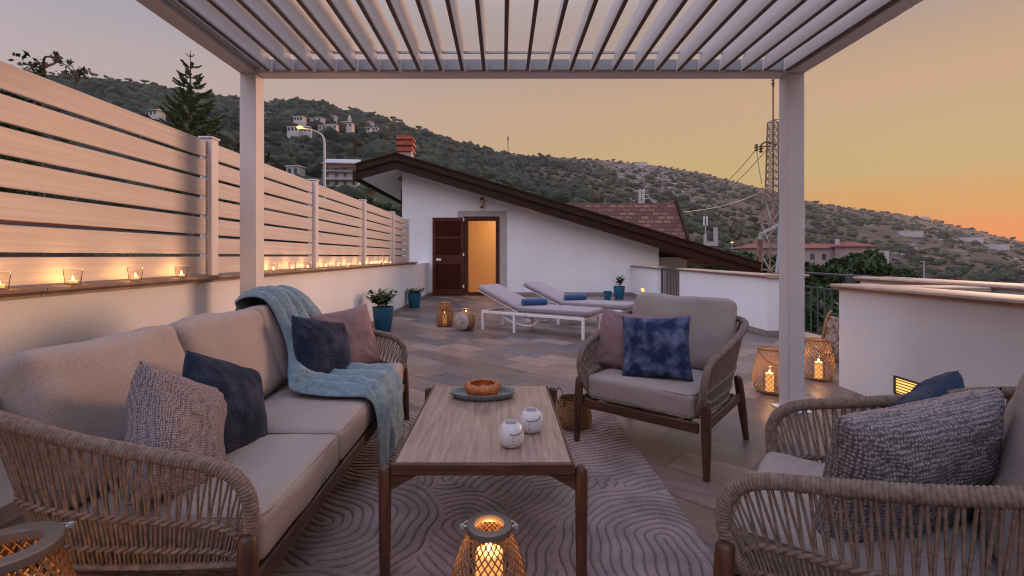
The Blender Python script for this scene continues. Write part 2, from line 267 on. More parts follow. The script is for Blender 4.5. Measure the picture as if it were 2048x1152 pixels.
# ------------------------------------------------------------------ mesh helpers
class MB:
    def __init__(s): s.v = []; s.f = []; s.n = 0
    def add(s, v, f):
        v = np.asarray(v, float); s.v.append(v); o = s.n
        s.f.extend([tuple(i + o for i in q) for q in f]); s.n += len(v); return s
    def box(s, lo, hi, rot=None, piv=None):
        x0, y0, z0 = lo; x1, y1, z1 = hi
        v = np.array([(x0, y0, z0), (x1, y0, z0), (x1, y1, z0), (x0, y1, z0), (x0, y0, z1), (x1, y0, z1), (x1, y1, z1), (x0, y1, z1)], float)
        if rot is not None:
            p = np.array(piv if piv is not None else (v.mean(0))); v = (v - p) @ np.array(rot).T + p
        return s.add(v, [(0, 3, 2, 1), (4, 5, 6, 7), (0, 1, 5, 4), (1, 2, 6, 5), (2, 3, 7, 6), (3, 0, 4, 7)])
    def bar(s, a, b, w, h=None):
        """square bar from a to b"""
        h = h or w; a = Vector(a); b = Vector(b); d = (b - a); l = d.length
        q = d.to_track_quat('X', 'Z').to_matrix(); v = []
        for x in (0, l):
            for y, z in ((-w / 2, -h / 2), (w / 2, -h / 2), (w / 2, h / 2), (-w / 2, h / 2)): v.append(tuple(a + q @ Vector((x, y, z))))
        return s.add(v, [(0, 1, 2, 3), (7, 6, 5, 4), (0, 4, 5, 1), (1, 5, 6, 2), (2, 6, 7, 3), (3, 7, 4, 0)])
    def prism(s, poly, y0, y1):
        """polygon in x,z extruded along y"""
        n = len(poly); v = [(x, y0, z) for x, z in poly] + [(x, y1, z) for x, z in poly]
        return s.add(v, [tuple(range(n)), tuple(range(2 * n - 1, n - 1, -1))] + [(i, i + n, (i + 1) % n + n, (i + 1) % n) for i in range(n)])
    def tube(s, pts, r, n=8, closed=False, caps=True, ripple=None):
        P = np.asarray(pts, float); m = len(P)
        T = (np.roll(P, -1, 0) - np.roll(P, 1, 0)) if closed else np.gradient(P, axis=0)
        T /= np.maximum(np.linalg.norm(T, axis=1, keepdims=True), 1e-9)
        ref = np.array((0, 0, 1.)) if abs(T[0][2]) < .9 else np.array((1., 0, 0))
        U = np.zeros_like(P); u = np.cross(T[0], ref); u /= np.linalg.norm(u)
        for i in range(m):
            u = u - T[i] * np.dot(u, T[i]); u /= max(np.linalg.norm(u), 1e-9); U[i] = u
        V = np.cross(T, U); a = np.linspace(0, 2 * np.pi, n, endpoint=False)
        r = np.broadcast_to(np.asarray(r, float), (m,))[:, None] * np.ones((1, n))
        if ripple:
            pitch, amp = ripple; sl = np.concatenate([[0], np.cumsum(np.linalg.norm(np.diff(P, axis=0), axis=1))])
            ph = sl[:, None] / pitch + a[None, :] / (2 * np.pi); r = r + amp * (np.abs(np.sin(np.pi * ph)) - .6)
        ring = P[:, None, :] + r[..., None] * (np.cos(a)[None, :, None] * U[:, None, :] + np.sin(a)[None, :, None] * V[:, None, :])
        f = []; mm = m if closed else m - 1
        for i in range(mm):
            b0 = i * n; b1 = ((i + 1) % m) * n
            for j in range(n):
                k = (j + 1) % n; f.append((b0 + j, b0 + k, b1 + k, b1 + j))
        if caps and not closed: f += [tuple(range(n - 1, -1, -1)), tuple(range((m - 1) * n, m * n))]
        return s.add(ring.reshape(-1, 3), f)
    def lathe(s, prof, n=32, c=(0, 0, 0), fn=None):
        v = []
        for r, z in prof:
            for j in range(n):
                a = 2 * math.pi * j / n; rr = r * (fn(a, z) if fn else 1); v.append((c[0] + rr * math.cos(a), c[1] + rr * math.sin(a), c[2] + z))
        f = [(i * n + j, i * n + (j + 1) % n, (i + 1) * n + (j + 1) % n, (i + 1) * n + j) for i in range(len(prof) - 1) for j in range(n)]
        if prof[0][0] > 1e-5: f.append(tuple(range(n - 1, -1, -1)))
        if prof[-1][0] > 1e-5: f.append(tuple(range((len(prof) - 1) * n, len(prof) * n)))
        return s.add(v, f)
    def build(s, name, m, parent=None, loc=(0, 0, 0), bevel=0, smooth=40, solid=0, subsurf=0, tint=None, seg=2):
        me = bpy.data.meshes.new(name); V = np.concatenate(s.v) if s.v else np.zeros((0, 3))
        me.vertices.add(len(V)); me.vertices.foreach_set('co', V.astype(np.float32).ravel())
        ln = np.fromiter((len(q) for q in s.f), int, len(s.f)); li = np.concatenate([np.asarray(q) for q in s.f]) if s.f else np.zeros(0, int)
        me.loops.add(len(li)); me.loops.foreach_set('vertex_index', li.astype(np.int32))
        me.polygons.add(len(ln)); me.polygons.foreach_set('loop_start', np.concatenate([[0], np.cumsum(ln)[:-1]]).astype(np.int32))
        me.update(calc_edges=True); me.validate()
        if tint is not None:
            at = me.attributes.new('tint', 'FLOAT', 'POINT'); at.data.foreach_set('value', np.asarray(tint, np.float32))
        if smooth: me.shade_smooth(); me.set_sharp_from_angle(angle=R(smooth))
        else: me.shade_flat()
        me.materials.append(m)
        o = bpy.data.objects.new(name, me); col.objects.link(o); o.location = loc
        if parent: o.parent = parent
        if bevel:
            b = o.modifiers.new('bevel', 'BEVEL'); b.width = bevel; b.segments = seg; b.limit_method = 'ANGLE'; b.angle_limit = R(40)
        if subsurf: q = o.modifiers.new('subsurf', 'SUBSURF'); q.levels = q.render_levels = subsurf
        if solid: q = o.modifiers.new('solidify', 'SOLIDIFY'); q.thickness = solid; q.offset = 0
        return o
def tag(o, label, cat=None, group=None, kind=None):
    if label: o['label'] = label
    if cat: o['category'] = cat
    if group: o['group'] = group
    if kind: o['kind'] = kind
    return o
def thing(name, label, cat, loc=(0, 0, 0), rz=0, group=None):
    o = bpy.data.objects.new(name, None); o.empty_display_size = .1; col.objects.link(o); o.location = loc; o.rotation_euler = (0, 0, rz)
    return tag(o, label, cat, group)
def struct(o, label=None):
    o['kind'] = 'structure'
    if label: o['label'] = label
    return o
def copy_tree(o, parent=None):
    c = o.copy(); col.objects.link(c); c.parent = parent
    for ch in [x for x in ALLCH.get(o.name, [])] : copy_tree(ch, c)
    return c
ALLCH = {}
def reg_children(root):
    ALLCH[root.name] = list(root.children)
    for c in root.children: reg_children(c)
def spline(pts, n, closed=False):
    P = np.asarray(pts, float); m = len(P); out = []
    segs = m if closed else m - 1
    for i in range(segs):
        if closed: p0, p1, p2, p3 = P[i - 1], P[i], P[(i + 1) % m], P[(i + 2) % m]
        else: p0, p1, p2, p3 = P[max(i - 1, 0)], P[i], P[i + 1], P[min(i + 2, m - 1)]
        for t in np.linspace(0, 1, n, endpoint=False):
            out.append(.5 * ((2 * p1) + (-p0 + p2) * t + (2 * p0 - 5 * p1 + 4 * p2 - p3) * t * t + (-p0 + 3 * p1 - 3 * p2 + p3) * t ** 3))
    if not closed: out.append(P[-1])
    return np.array(out)
def resample(P, step, closed=False):
    Q = np.vstack([P, P[:1]]) if closed else P
    s = np.concatenate([[0], np.cumsum(np.linalg.norm(np.diff(Q, axis=0), axis=1))])
    n = max(2, int(s[-1] / step)); t = np.linspace(0, s[-1], n, endpoint=not closed)
    return np.stack([np.interp(t, s, Q[:, k]) for k in range(Q.shape[1])], 1)
def rcushion(wx, wy, wz, r, puff=(0, 0, 0), n=24, wob=.004, seed=0):
    """soft rounded box centred at the origin"""
    g = np.linspace(-1, 1, n + 1); V = []; F = []; o = 0
    for ax in range(3):
        for sg in (-1, 1):
            a, b = np.meshgrid(g, g, indexing='ij'); p = np.zeros((n + 1, n + 1, 3)); p[..., ax] = sg; p[..., (ax + 1) % 3] = a; p[..., (ax + 2) % 3] = b
            V.append(p.reshape(-1, 3))
            for i in range(n):
                for j in range(n):
                    q = [o + i * (n + 1) + j, o + (i + 1) * (n + 1) + j, o + (i + 1) * (n + 1) + j + 1, o + i * (n + 1) + j + 1]
                    F.append(tuple(q if sg > 0 else q[::-1]))
            o += (n + 1) ** 2
    V = np.concatenate(V); h = np.array((wx, wy, wz)) / 2
    # concentrate samples toward the edges
    V = np.sign(V) * (1 - (1 - np.abs(V)) ** 1.4)
    p = V * h; inner = np.clip(p, -(h - r), h - r); d = p - inner; L_ = np.linalg.norm(d, axis=1, keepdims=True)
    p = inner + d / np.maximum(L_, 1e-9) * np.minimum(r, np.maximum(L_, 1e-9) * 0 + r) * (L_ > 1e-9)
    u = p / h
    for k in range(3):
        a, b = (k + 1) % 3, (k + 2) % 3
        p[:, k] += np.sign(u[:, k]) * puff[k] * (1 - u[:, a] ** 2) * (1 - u[:, b] ** 2) * (np.abs(u[:, k]) > .5)
    if wob:
        for i in range(len(p)):
            q = mnoise.noise_vector(Vector(p[i] * 5 + seed * 7.3)); p[i] += np.array(q) * wob * 2.2
            q = mnoise.noise_vector(Vector(p[i] * 14 + seed * 3.1)); p[i] += np.array(q) * wob * .9
    # merge duplicate border verts
    key = np.round(V, 5); uniq, inv = np.unique(key, axis=0, return_inverse=True); inv = inv.ravel()
    P = np.zeros((len(uniq), 3)); P[inv] = p
    F = [tuple(inv[i] for i in q) for q in F]
    return P, F
def xf(V, rot=(0, 0, 0), loc=(0, 0, 0)):
    return np.asarray(V) @ np.array(Euler(rot).to_matrix()).T + np.array(loc)

def pillow_mesh(wd, ht, th, seed=0, n=34):
    g = np.linspace(-1, 1, n + 1); P = []; rs = random.Random(seed)
    for side in (1, -1):
        for u in g:
            for v in g:
                edge = (1 - abs(u) ** 2.4) * (1 - abs(v) ** 2.4)
                t = max(edge, 0) ** .42
                x = u * wd / 2 * (1 - .075 * (1 - v * v)) ; z = v * ht / 2 * (1 - .075 * (1 - u * u))
                y = side * th / 2 * t
                q = Vector((x * 7 + seed * 5, side * .7, z * 7)); k = mnoise.noise(q) * .016 + mnoise.noise(q * 2.6) * .007
                # radial creases from the corners
                for cx, cz in ((-1, -1), (1, -1), (-1, 1), (1, 1)):
                    dx, dz = u - cx, v - cz; r = math.hypot(dx, dz); a = math.atan2(dz, dx)
                    k += .006 * math.sin(a * 13 + seed + cx) * math.exp(-(r - .35) ** 2 * 6)
                y += side * k * min(1, t * 1.3)
                P.append((x, y, z))
    m = (n + 1) ** 2; F = []
    for i in range(n):
        for j in range(n):
            a, b, c, d = i * (n + 1) + j, (i + 1) * (n + 1) + j, (i + 1) * (n + 1) + j + 1, i * (n + 1) + j + 1
            F.append((a, d, c, b)); F.append((a + m, b + m, c + m, d + m))
    P = np.array(P)
    # weld border
    idx = np.arange(2 * m)
    for i in range(n + 1):
        for j in range(n + 1):
            if i in (0, n) or j in (0, n): idx[m + i * (n + 1) + j] = i * (n + 1) + j
    F = [tuple(idx[k] for k in q) for q in F]
    return P, F
def pillow(label, m, loc, rot, size=(.46, .46, .17), seed=0, group=None):
    mb = MB(); mb.add(*pillow_mesh(size[0], size[1], size[2], seed)); o = mb.build('pillow', m, smooth=180); o.location = loc
    o.rotation_mode = 'XYZ'; o.rotation_euler = rot; tag(o, label, 'pillow', group); return o

# ------------------------------------------------------------------ STRUCTURE: terrace
fl = MB(); fl.box((-2.55, -1.6, -.25), (4.9, 15.5, 0)); floor = struct(fl.build('terrace_floor', M_tiles, smooth=0), 'diagonally laid stone tiles in brown, grey and mauve')
bb = MB(); bb.box((-2.6, -1.7, -9), (4.95, 15.45, -.26)); struct(bb.build('terrace_base', M_wall, smooth=0))
def coping(mb, a, b, wd, z, th=.05):
    """moulded coping with a rounded nose, from a to b (plan points)"""
    a = np.array(a, float); b = np.array(b, float); d = (b - a) / np.linalg.norm(b - a); nrm_ = np.array((-d[1], d[0]))
    prof = [(-.5 * wd + .02, 0), (-.5 * wd + .02, .012), (-.5 * wd - .002, .018), (-.5 * wd - .012, .03), (-.5 * wd - .006, .045), (-.5 * wd + .01, th),
            (.5 * wd - .01, th), (.5 * wd + .006, .045), (.5 * wd + .012, .03), (.5 * wd + .002, .018), (.5 * wd - .02, .012), (.5 * wd - .02, 0)]
    n = len(prof); v = []
    for p in (a, b):
        for o_, h in prof: q = p + nrm_ * o_; v.append((q[0], q[1], z + h))
    mb.add(v, [tuple(range(n)), tuple(range(2 * n - 1, n - 1, -1))] + [(i, i + n, (i + 1) % n + n, (i + 1) % n) for i in range(n)])
# left wall
lw = thing('boundary_wall', 'long white rendered wall carrying the slatted fence and candles', 'wall', (-2.45, 0, 0))
m = MB(); m.box((-.15, -1.6, 0), (.12, 15.19, 1.045)); m.build('wall_body', M_wall, lw, smooth=0)
m = MB()
yy = -1.6
while yy < 12.9:
    coping(m, (-.005, yy + .002), (-.005, min(yy + 1.0, 12.9) - .002), .34, 1.046); yy += 1.0
m.build('coping', M_copingb, lw)
m = MB(); m.box((.121, -1.6, 0), (.134, 15.19, .085)); m.build('skirting', M_skirt, lw, bevel=.002)

# slatted fence: posts and panels
fence_y = [-.9, 1.75, 3.9, 6.05, 8.2, 10.4, 12.4]
FX = -2.385
fx_at = {12.4: -2.46}
NB = 7; FZ0, FZ1 = 1.10, 2.185
fn = thing('slatted_fence', 'cream slatted privacy fence with flat posts standing on white wall', 'fence', (FX, 0, 0))
for k, y in enumerate(fence_y):
    x = fx_at.get(y, FX) - FX
    m = MB(); m.box((x - .05, y - .04, FZ0 - .005), (x + .045, y + .055, FZ1 + .012)); m.box((x - .06, y - .05, FZ1 + .013), (x + .055, y + .065, FZ1 + .028)); m.build('post', M_alu, fn, bevel=.003)
bh = (FZ1 - FZ0) / NB
for k in range(len(fence_y) - 1):
    y0, y1 = fence_y[k], fence_y[k + 1]; x0 = fx_at.get(y0, FX) - FX; x1 = fx_at.get(y1, FX) - FX
    m = MB()
    for i in range(NB):
        z0 = FZ0 + i * bh + (.012 if i else .004); z1 = FZ0 + (i + 1) * bh - .010
        v = [(x0 - .012, y0 + .056, z0), (x0 + .012, y0 + .056, z0), (x1 + .012, y1 - .041, z0), (x1 - .012, y1 - .041, z0)]
        v += [(a, b, z1) for a, b, c in v]
        m.add(v, [(0, 3, 2, 1), (4, 5, 6, 7), (0, 1, 5, 4), (1, 2, 6, 5), (2, 3, 7, 6), (3, 0, 4, 7)])
    m.build('slat_panel', M_fence, fn, bevel=.004)

# right-hand low walls
def parapet(name, label, pts, th, z, side=1, skirt=True, cm=M_coping, over=.05, cz=None):
    """polyline wall; pts is the inner face line, thickness grows to the 'side'"""
    root = thing(name, label, 'wall', (pts[0][0], pts[0][1], 0)); o = np.array(pts[0])
    P = [np.array(p) - o for p in pts]
    body = MB(); cp = MB(); sk = MB()
    for a, b in zip(P[:-1], P[1:]):
        d = (b - a) / np.linalg.norm(b - a); nr = np.array((d[1], -d[0])) * side
        q = [a, b, b + nr * th, a + nr * th]
        body.add([(x, y, 0) for x, y in q] + [(x, y, z) for x, y in q], [(0, 3, 2, 1), (4, 5, 6, 7), (0, 1, 5, 4), (1, 2, 6, 5), (2, 3, 7, 6), (3, 0, 4, 7)])
        c0 = a + nr * th / 2 - d * over; c1 = b + nr * th / 2 + d * over; coping(cp, c0, c1, th + 2 * over, z + .001)
        if skirt:
            q = [a - nr * .012, b - nr * .012, b - nr * .0005, a - nr * .0005]
            sk.add([(x, y, 0.001) for x, y in q] + [(x, y, .085) for x, y in q], [(0, 3, 2, 1), (4, 5, 6, 7), (0, 1, 5, 4), (1, 2, 6, 5), (2, 3, 7, 6), (3, 0, 4, 7)])
    body.build('wall_body', M_wall, root, smooth=0); cp.build('coping', cm, root)
    if skirt: sk.build('skirting', M_skirt, root)
    return root
parapet('pier_wall', 'short white pier wall with step light beside the gate', [(4.10, 15.19), (4.10, 12.8)], .24, .91, side=-1)
parapet('parapet_wall', 'white low parapet behind the armchair with brown stone coping', [(4.13, 11.2), (4.13, 7.5)], .25, .91, side=-1)
ret = MB(); ret.box((4.385, 7.5, 0), (4.72, 7.75, .91))
o = thing('return_wall', 'short white wall return between pergola post and garden railing', 'wall', (0, 0, 0)); ret.build('wall_body', M_wall, o, smooth=0)
m = MB(); coping(m, (4.46, 7.625), (4.76, 7.625), .35, .911); m.build('coping', M_coping, o)
m = MB(); m.box((4.13, 7.486, .001), (4.72, 7.498, .085)); m.build('skirting', M_skirt, o)
near_wall = parapet('stair_wall', 'near white rendered wall with tan coping and louvred light', [(3.24, 4.62), (3.24, -1.5)], .30, .93, side=-1, skirt=False)
parapet('stair_outer_wall', 'far stairwell wall, only its tan stone coping showing', [(4.40, 5.9), (4.40, -1.5)], .34, .945, side=-1, skirt=False)
m = MB(); m.box((3.60, 4.30, 0), (4.34, 4.58, .925)); o = thing('stair_end_wall', 'short cross wall with tan coping joining both stairwell walls', 'wall', (0, 0, 0)); m.build('wall_body', M_wall, o, smooth=0)
m = MB(); m.box((3.60, 4.26, .927), (4.345, 4.62, .972)); m.build('coping', M_coping, o, bevel=.01)

# railing between and kerb
rl = thing('garden_railing', 'grey metal railing with bars beyond the pergola post', 'railing', (4.55, 7.4, 0))
m = MB(); m.bar((0, 0, 1.0), (.05, -2.0, .985), .06, .025); m.bar((0, -.03, .79), (.04, -1.3, .785), .02); m.bar((0, -.03, .12), (.04, -1.3, .12), .02); m.build('top_rail', M_rail_g, rl, bevel=.003)
for yq in (-.02, -1.12): m = MB(); m.box((-.035, yq - .035, .0), (.035, yq + .035, .985)); m.build('railing_post', M_rail_g, rl, bevel=.003)
for i in range(1, 8): m = MB(); q = -.02 - i * .15; m.box((-.008, q - .008, .12), (.008, q + .008, .79)); m.build('bar', M_rail_g, rl)
m = MB(); m.box((4.44, 5.2, 0), (4.8, 7.49, .07)); kb = m.build('kerb', M_coping, None, bevel=.01); struct(kb, 'tan stone kerb under the railing')
gt = thing('garden_gate', 'narrow dark metal gate of vertical bars between pier and parapet', 'gate', (4.24, 11.25, 0))
m = MB(); m.box((-.02, 0, .08), (.02, .03, .95)); m.box((-.02, 1.5, .08), (.02, 1.53, .95)); m.box((-.018, .031, .91), (.018, 1.499, .95)); m.box((-.018, .031, .08), (.018, 1.499, .11)); m.build('gate_frame', M_rail_g, gt)
for i in range(13): m = MB(); m.box((-.008, .11 + i * .108, .111), (.008, .126 + i * .108, .909)); m.build('bar', M_rail_g, gt)

# wall lights
wl = thing('louvred_wall_light', 'bronze framed louvred light glowing amber in near white wall', 'wall light', (3.24, 3.82, .19))
m = MB(); m.box((-.012, -.145, -.075), (-.001, -.125, .075)); m.box((-.012, .125, -.075), (-.001, .145, .075)); m.box((-.012, -.124, .06), (-.001, .124, .075)); m.box((-.012, -.124, -.075), (-.001, .124, -.06)); m.build('frame', M_bronzeF, wl)
m = MB(); m.box((-.004, -.124, -.059), (-.001, .124, .059)); m.build('lens', M_warmlens, wl)
m = MB()
for i in range(5): m.box((-.014, -.124, -.052 + i * .0235), (-.006, .124, -.042 + i * .0235), np.array(Euler((0, R(25), 0)).to_matrix()))
m.build('louvre', mat('amber_louvre', (.35, .22, .08), .4, metal=.5), wl)
sl = thing('step_light', 'small square step light glowing on the pier wall', 'wall light', (4.10, 14.0, .26))
m = MB(); m.box((-.015, -.20, -.08), (-.001, -.17, .08)); m.box((-.015, .17, -.08), (-.001, .20, .08)); m.box((-.015, -.169, .05), (-.001, .169, .08)); m.box((-.015, -.169, -.08), (-.001, .169, -.05)); m.build('frame', M_alu, sl)
m = MB(); m.box((-.006, -.169, -.049), (-.001, .169, .049)); m.build('lens', M_warmlens, sl)
so = MB(); so.box((4.088, 14.72, .24), (4.099, 14.80, .36)); so.box((4.082, 14.745, .27), (4.087, 14.775, .33)); tag(so.build('wall_socket', M_frameW, bevel=.002), 'small white outdoor socket on the pier wall', 'socket')

# ------------------------------------------------------------------ pergola
PX0, PX1, PY = -2.045, 2.36, 3.92
BZ = 2.718
pg = thing('pergola', 'white aluminium pergola with open louvred roof over the seating', 'pergola', (0, 0, 0))
for x in (PX0, PX1):
    for y in (PY, -1.2):
        m = MB(); m.box((x - .065, y - .07, .012), (x + .065, y + .07, BZ)); po = m.build('post', M_alu, pg, bevel=.006)
        m = MB(); m.box((x - .11, y - .115, .0), (x + .11, y + .115, .011)); m.build('base_plate', M_alu, po, bevel=.002)
BZ = 2.718
def beam(lo, hi, name='beam'):
    m = MB(); m.box(lo, hi); return m.build(name, M_alu, pg, bevel=.004)
beam((PX0 + .0655, PY - .07, BZ), (PX1 - .0655, PY + .06, BZ + .105))
beam((PX0 - .065, -1.27, BZ + .001), (PX0 + .065, PY + .07, BZ + .15))
beam((PX1 - .065, -1.27, BZ + .001), (PX1 + .065, PY + .07, BZ + .15))
beam((PX0 + .0655, -1.27, BZ), (PX1 - .0655, -1.13, BZ + .2))
# inner gutters
m = MB(); m.box((PX0 + .066, PY - .10, BZ + .014), (PX1 - .066, PY - .071, BZ + .10)); m.build('gutter', M_alug, pg, bevel=.003)
for x, s_ in ((PX0 + .066, 1), (PX1 - .066, -1)):
    m = MB(); m.box((min(x, x + s_ * .05), -1.12, BZ + .03), (max(x, x + s_ * .05), PY - .11, BZ + .14)); m.build('gutter', M_alug, pg, bevel=.003)
m = MB(); m.box((PX0 + .15, PY - .165, BZ + .118), (PX1 - .15, PY - .152, BZ + .134)); m.build('link_bar', M_alug, pg)
nL = 25; lx0, lx1 = -1.845, 2.235
def louvre_proto():
    # aerofoil-like profile in x,z: stands on edge, tilted a little
    prof = [(-.012, 0), (.012, 0), (.014, .012), (.006, .03), (.003, .10), (.006, .165), (.016, .19), (.014, .20), (-.004, .195), (-.004, .17), (-.010, .10), (-.012, .03)]
    m = MB(); m.prism([(x_, z_ * .86) for x_, z_ in prof], -1.1, PY - .14); return m
lv0 = None
for i in range(nL):
    x = lx0 + (lx1 - lx0) * i / (nL - 1)
    if lv0 is None:
        lv0 = louvre_proto().build('louvre', M_louvre, pg, smooth=50); lv = lv0
        m = MB(); m.box((-.0125, -1.1, -.007), (.0125, PY - .14, -.0005)); es0 = m.build('edge_reflection_strip', mat('brown_reflection', (.10, .06, .05), .6), lv0)  # dark brown paints the floor's reflection along the blade's bottom edge
        m = MB(); m.box((-.012, PY - .139, -.004), (.028, PY - .118, .085)); cap0 = m.build('end_cap', M_alu, lv0, bevel=.002)
    else:
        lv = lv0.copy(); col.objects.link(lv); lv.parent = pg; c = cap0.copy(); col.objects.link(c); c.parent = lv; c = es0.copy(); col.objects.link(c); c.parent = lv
    lv.location = (x, 0, BZ - .004); lv.rotation_euler = (0, R(4), 0)

# ------------------------------------------------------------------ house
HY = 15.2
def zs(x): return 4.00 - .30 * (x + 3.39)      # soffit line at the wall
hs = thing('white_house', 'white gabled house with brown roof, open shutter and lit doorway', 'house', (0, HY, 0))
x0, x1 = -3.18, 4.95; dx0, dx1, dz = -1.22, -.095, 2.50
w_ = MB()
w_.prism([(x0, -3), (dx0, -3), (dx0, zs(dx0)), (x0, zs(x0))], 0, .3)
w_.prism([(dx0, dz), (dx1, dz), (dx1, zs(dx1)), (dx0, zs(dx0))], 0, .3)
w_.prism([(dx1, -3), (x1, -3), (x1, zs(x1)), (dx1, zs(dx1))], 0, .3)
w_.box((x0, .301, -3), (x0 + .3, 9, zs(x0))); w_.box((x1 - .3, .301, -3), (x1, 9, zs(x1) + .1))
w_.build('wall', M_wall, hs, smooth=0)
# stone surround
m = MB(); m.box((-1.42, -.02, .0), (-1.221, -.001, 2.68)); m.box((-.094, -.02, 0), (.13, -.001, 2.68)); m.box((-1.2205, -.02, dz + .001), (-.0945, -.001, 2.68)); m.build('door_surround', M_jamb, hs, bevel=.003)
# frame, threshold, room
m = MB(); m.box((-1.218, -.045, .03), (-1.09, .2, 2.498)); m.box((-.215, -.045, .03), (-.097, .2, 2.498)); m.box((-1.089, -.045, 2.37), (-.216, .2, 2.498)); m.box((-1.089, -.03, .0), (-.216, .2, .1)); m.build('door_frame', M_doorw, hs, bevel=.006)
m = MB(); m.box((-2.4, 2.2, -.05), (1.2, 2.3, 2.8)); m.box((-2.4, .31, -.05), (-2.3, 2.19, 2.8)); m.box((1.1, .31, -.05), (1.2, 2.19, 2.8)); m.box((-2.4, .31, 2.81), (1.2, 2.3, 2.9)); m.box((-2.4, .31, -.15), (1.2, 2.3, -.051)); m.build('hall_interior', M_interior, hs, smooth=0)
ld = bpy.data.lights.new('hall_lamp', 'POINT'); ld.energy = 46; ld.color = (1, .66, .40); ld.shadow_soft_size = .15
lo = bpy.data.objects.new('hall_lamp', ld); col.objects.link(lo); lo.parent = hs; lo.location = (.35, 1.0, 2.45)
# louvred shutter leaf
sh = MB(); sx0, sx1 = -2.205, -1.225
sh.box((sx0, -.09, .03), (sx0 + .09, -.045, 2.46)); sh.box((sx1 - .09, -.09, .03), (sx1, -.045, 2.46))
for z0, z1 in ((.03, .2), (1.0, 1.28), (2.34, 2.46), (1.79, 1.87)): sh.box((sx0 + .0905, -.09, z0), (sx1 - .0905, -.045, z1))
sho = sh.build('shutter', M_doorw, hs, bevel=.004)
m = MB()
for z0, z1 in ((.2, 1.0), (1.28, 1.79), (1.87, 2.34)):
    n = int((z1 - z0) / .032)
    for i in range(n):
        zc = z0 + (i + .5) * (z1 - z0) / n; m.box((sx0 + .091, -.085, zc - .004), (sx1 - .091, -.05, zc + .004), np.array(Euler((R(-58), 0, 0)).to_matrix()))
m.build('shutter_slats', M_doorw, sho)
m = MB(); m.box((sx0 + .12, -.105, 1.10), (sx0 + .27, -.091, 1.17)); m.build('handle', M_frameW, sho, bevel=.003)
for z in (.25, 1.25, 2.35): m = MB(); m.box((sx1 - .02, -.1, z), (sx1 + .02, -.091, z + .09)); m.build('hinge', M_frameW, sho)
# skirting
m = MB(); m.box((dx1 + .24, -.014, 0), (4.09, -.001, .1)); m.box((-2.31, -.014, 0), (-1.43, -.001, .1)); m.build('skirting', M_skirt, hs)
# rake fascia, soffit, roof
RY = -.62
def zt(x): return 4.40 - .30 * (x + 3.25)
X_E = 7.85
ap = (-3.25, 4.40); lf = (-4.46, 4.07)
fs = MB()
def band(top_off, bot_off, y0, y1):
    fs.prism([(lf[0], lf[1] - bot_off), (ap[0], ap[1] - bot_off), (X_E, zt(X_E) - bot_off), (X_E, zt(X_E) - top_off), (ap[0], ap[1] - top_off), (lf[0], lf[1] - top_off)], y0, y1)
band(0, .055, RY - .05, RY + .1); band(.056, .24, RY - .02, RY + .1); band(.241, .285, RY + .02, RY + .1); band(.286, .50, RY + .035, RY + .1)
fs.build('rake_fascia', M_fascia, hs, bevel=.004)
m = MB(); m.prism([(lf[0] + .15, lf[1] - .47), (ap[0], ap[1] - .42), (X_E - 1.2, zt(X_E - 1.2) - .42), (X_E - 1.2, zt(X_E - 1.2) - .36), (ap[0], ap[1] - .36), (lf[0] + .15, lf[1] - .41)], RY + .101, 0.0)
m.prism([(lf[0] + .15, lf[1] - .47), (ap[0], ap[1] - .42), (x0 - .001, zs(x0) - .02), (x0 - .001, zs(x0) + .03), (ap[0], ap[1] - .36), (lf[0] + .15, lf[1] - .41)], .0, 9)
m.build('soffit', M_soffit, hs, smooth=0)
m = MB(); m.prism([(lf[0], lf[1] - .2), (ap[0], ap[1] - .2), (X_E, zt(X_E) - .2), (X_E, zt(X_E) - .02), (ap[0], ap[1] - .02), (lf[0], lf[1] - .02)], RY + .101, 8.9); m.build('roof', M_shingle, hs, smooth=0)
m = MB(); m.box((lf[0] - .1, RY + .0, lf[1] - .5), (lf[0] + .03, 8.9, lf[1] - .21)); m.build('gutter', M_fascia, hs, bevel=.01)
m = MB(); m.box((-3.72, 2.4, -3), (-3.42, 2.75, 3.5)); m.build('porch_column', M_wall, hs, smooth=0)
m = MB(); m.tube([(-3.27, -.05 + .5, 3.4), (-3.27, .45, .2)], .045, 10); m.build('downpipe', M_fascia, hs)
# chimney
m = MB(); m.box((-3.50, .9, 3.8), (-3.06, 1.4, 4.75)); ch = m.build('chimney', M_chimb, hs)
m = MB()
for z, e, h in ((4.755, .05, .10), (4.856, .02, .10), (4.957, .07, .11), (5.068, .02, .08), (5.149, .06, .08), (5.23, .02, .05)): m.box((-3.50 - e, .9 - e, z), (-3.06 + e, 1.4 + e, z + h))
m.build('chimney_cap', M_chim, ch, bevel=.012)
m = MB(); m.tube([(-3.04, .88, 4.75), (-3.04, .88, 4.2)], .02, 8); m.tube(spline([(-3.35, .86, 4.33), (-3.3, .85, 4.45), (-3.2, .85, 4.45), (-3.13, .86, 4.3)], 6), .012, 6); m.build('flue_cable', M_frameW, ch)
# rear wing, steep shingled slope
rw = MB(); ry0, ry1 = 3.0, 4.8
rw.add([(-1, ry0, 1.2), (7.2, ry0, 1.2), (7.2, ry1, 3.46), (-1, ry1, 3.46), (-1, ry1 + 2, 1.2), (7.2, ry1 + 2, 1.2)], [(0, 1, 2, 3), (3, 2, 5, 4), (1, 5, 2), (0, 3, 4)])
rw.build('wing_roof', M_shingle, hs, smooth=0)
m = MB(); m.bar((7.24, ry0 - .03, 1.16), (7.24, ry1, 3.5), .09, .22); m.bar((7.24, ry1, 3.5), (7.24, ry1 + 2, 1.2), .09, .2); m.build('wing_verge', M_fascia, hs)
m = MB(); m.box((6.0, ry0 + .3, -4), (7.1, ry1 + 1.6, 1.3)); m.build('wing_wall', M_wall, hs)
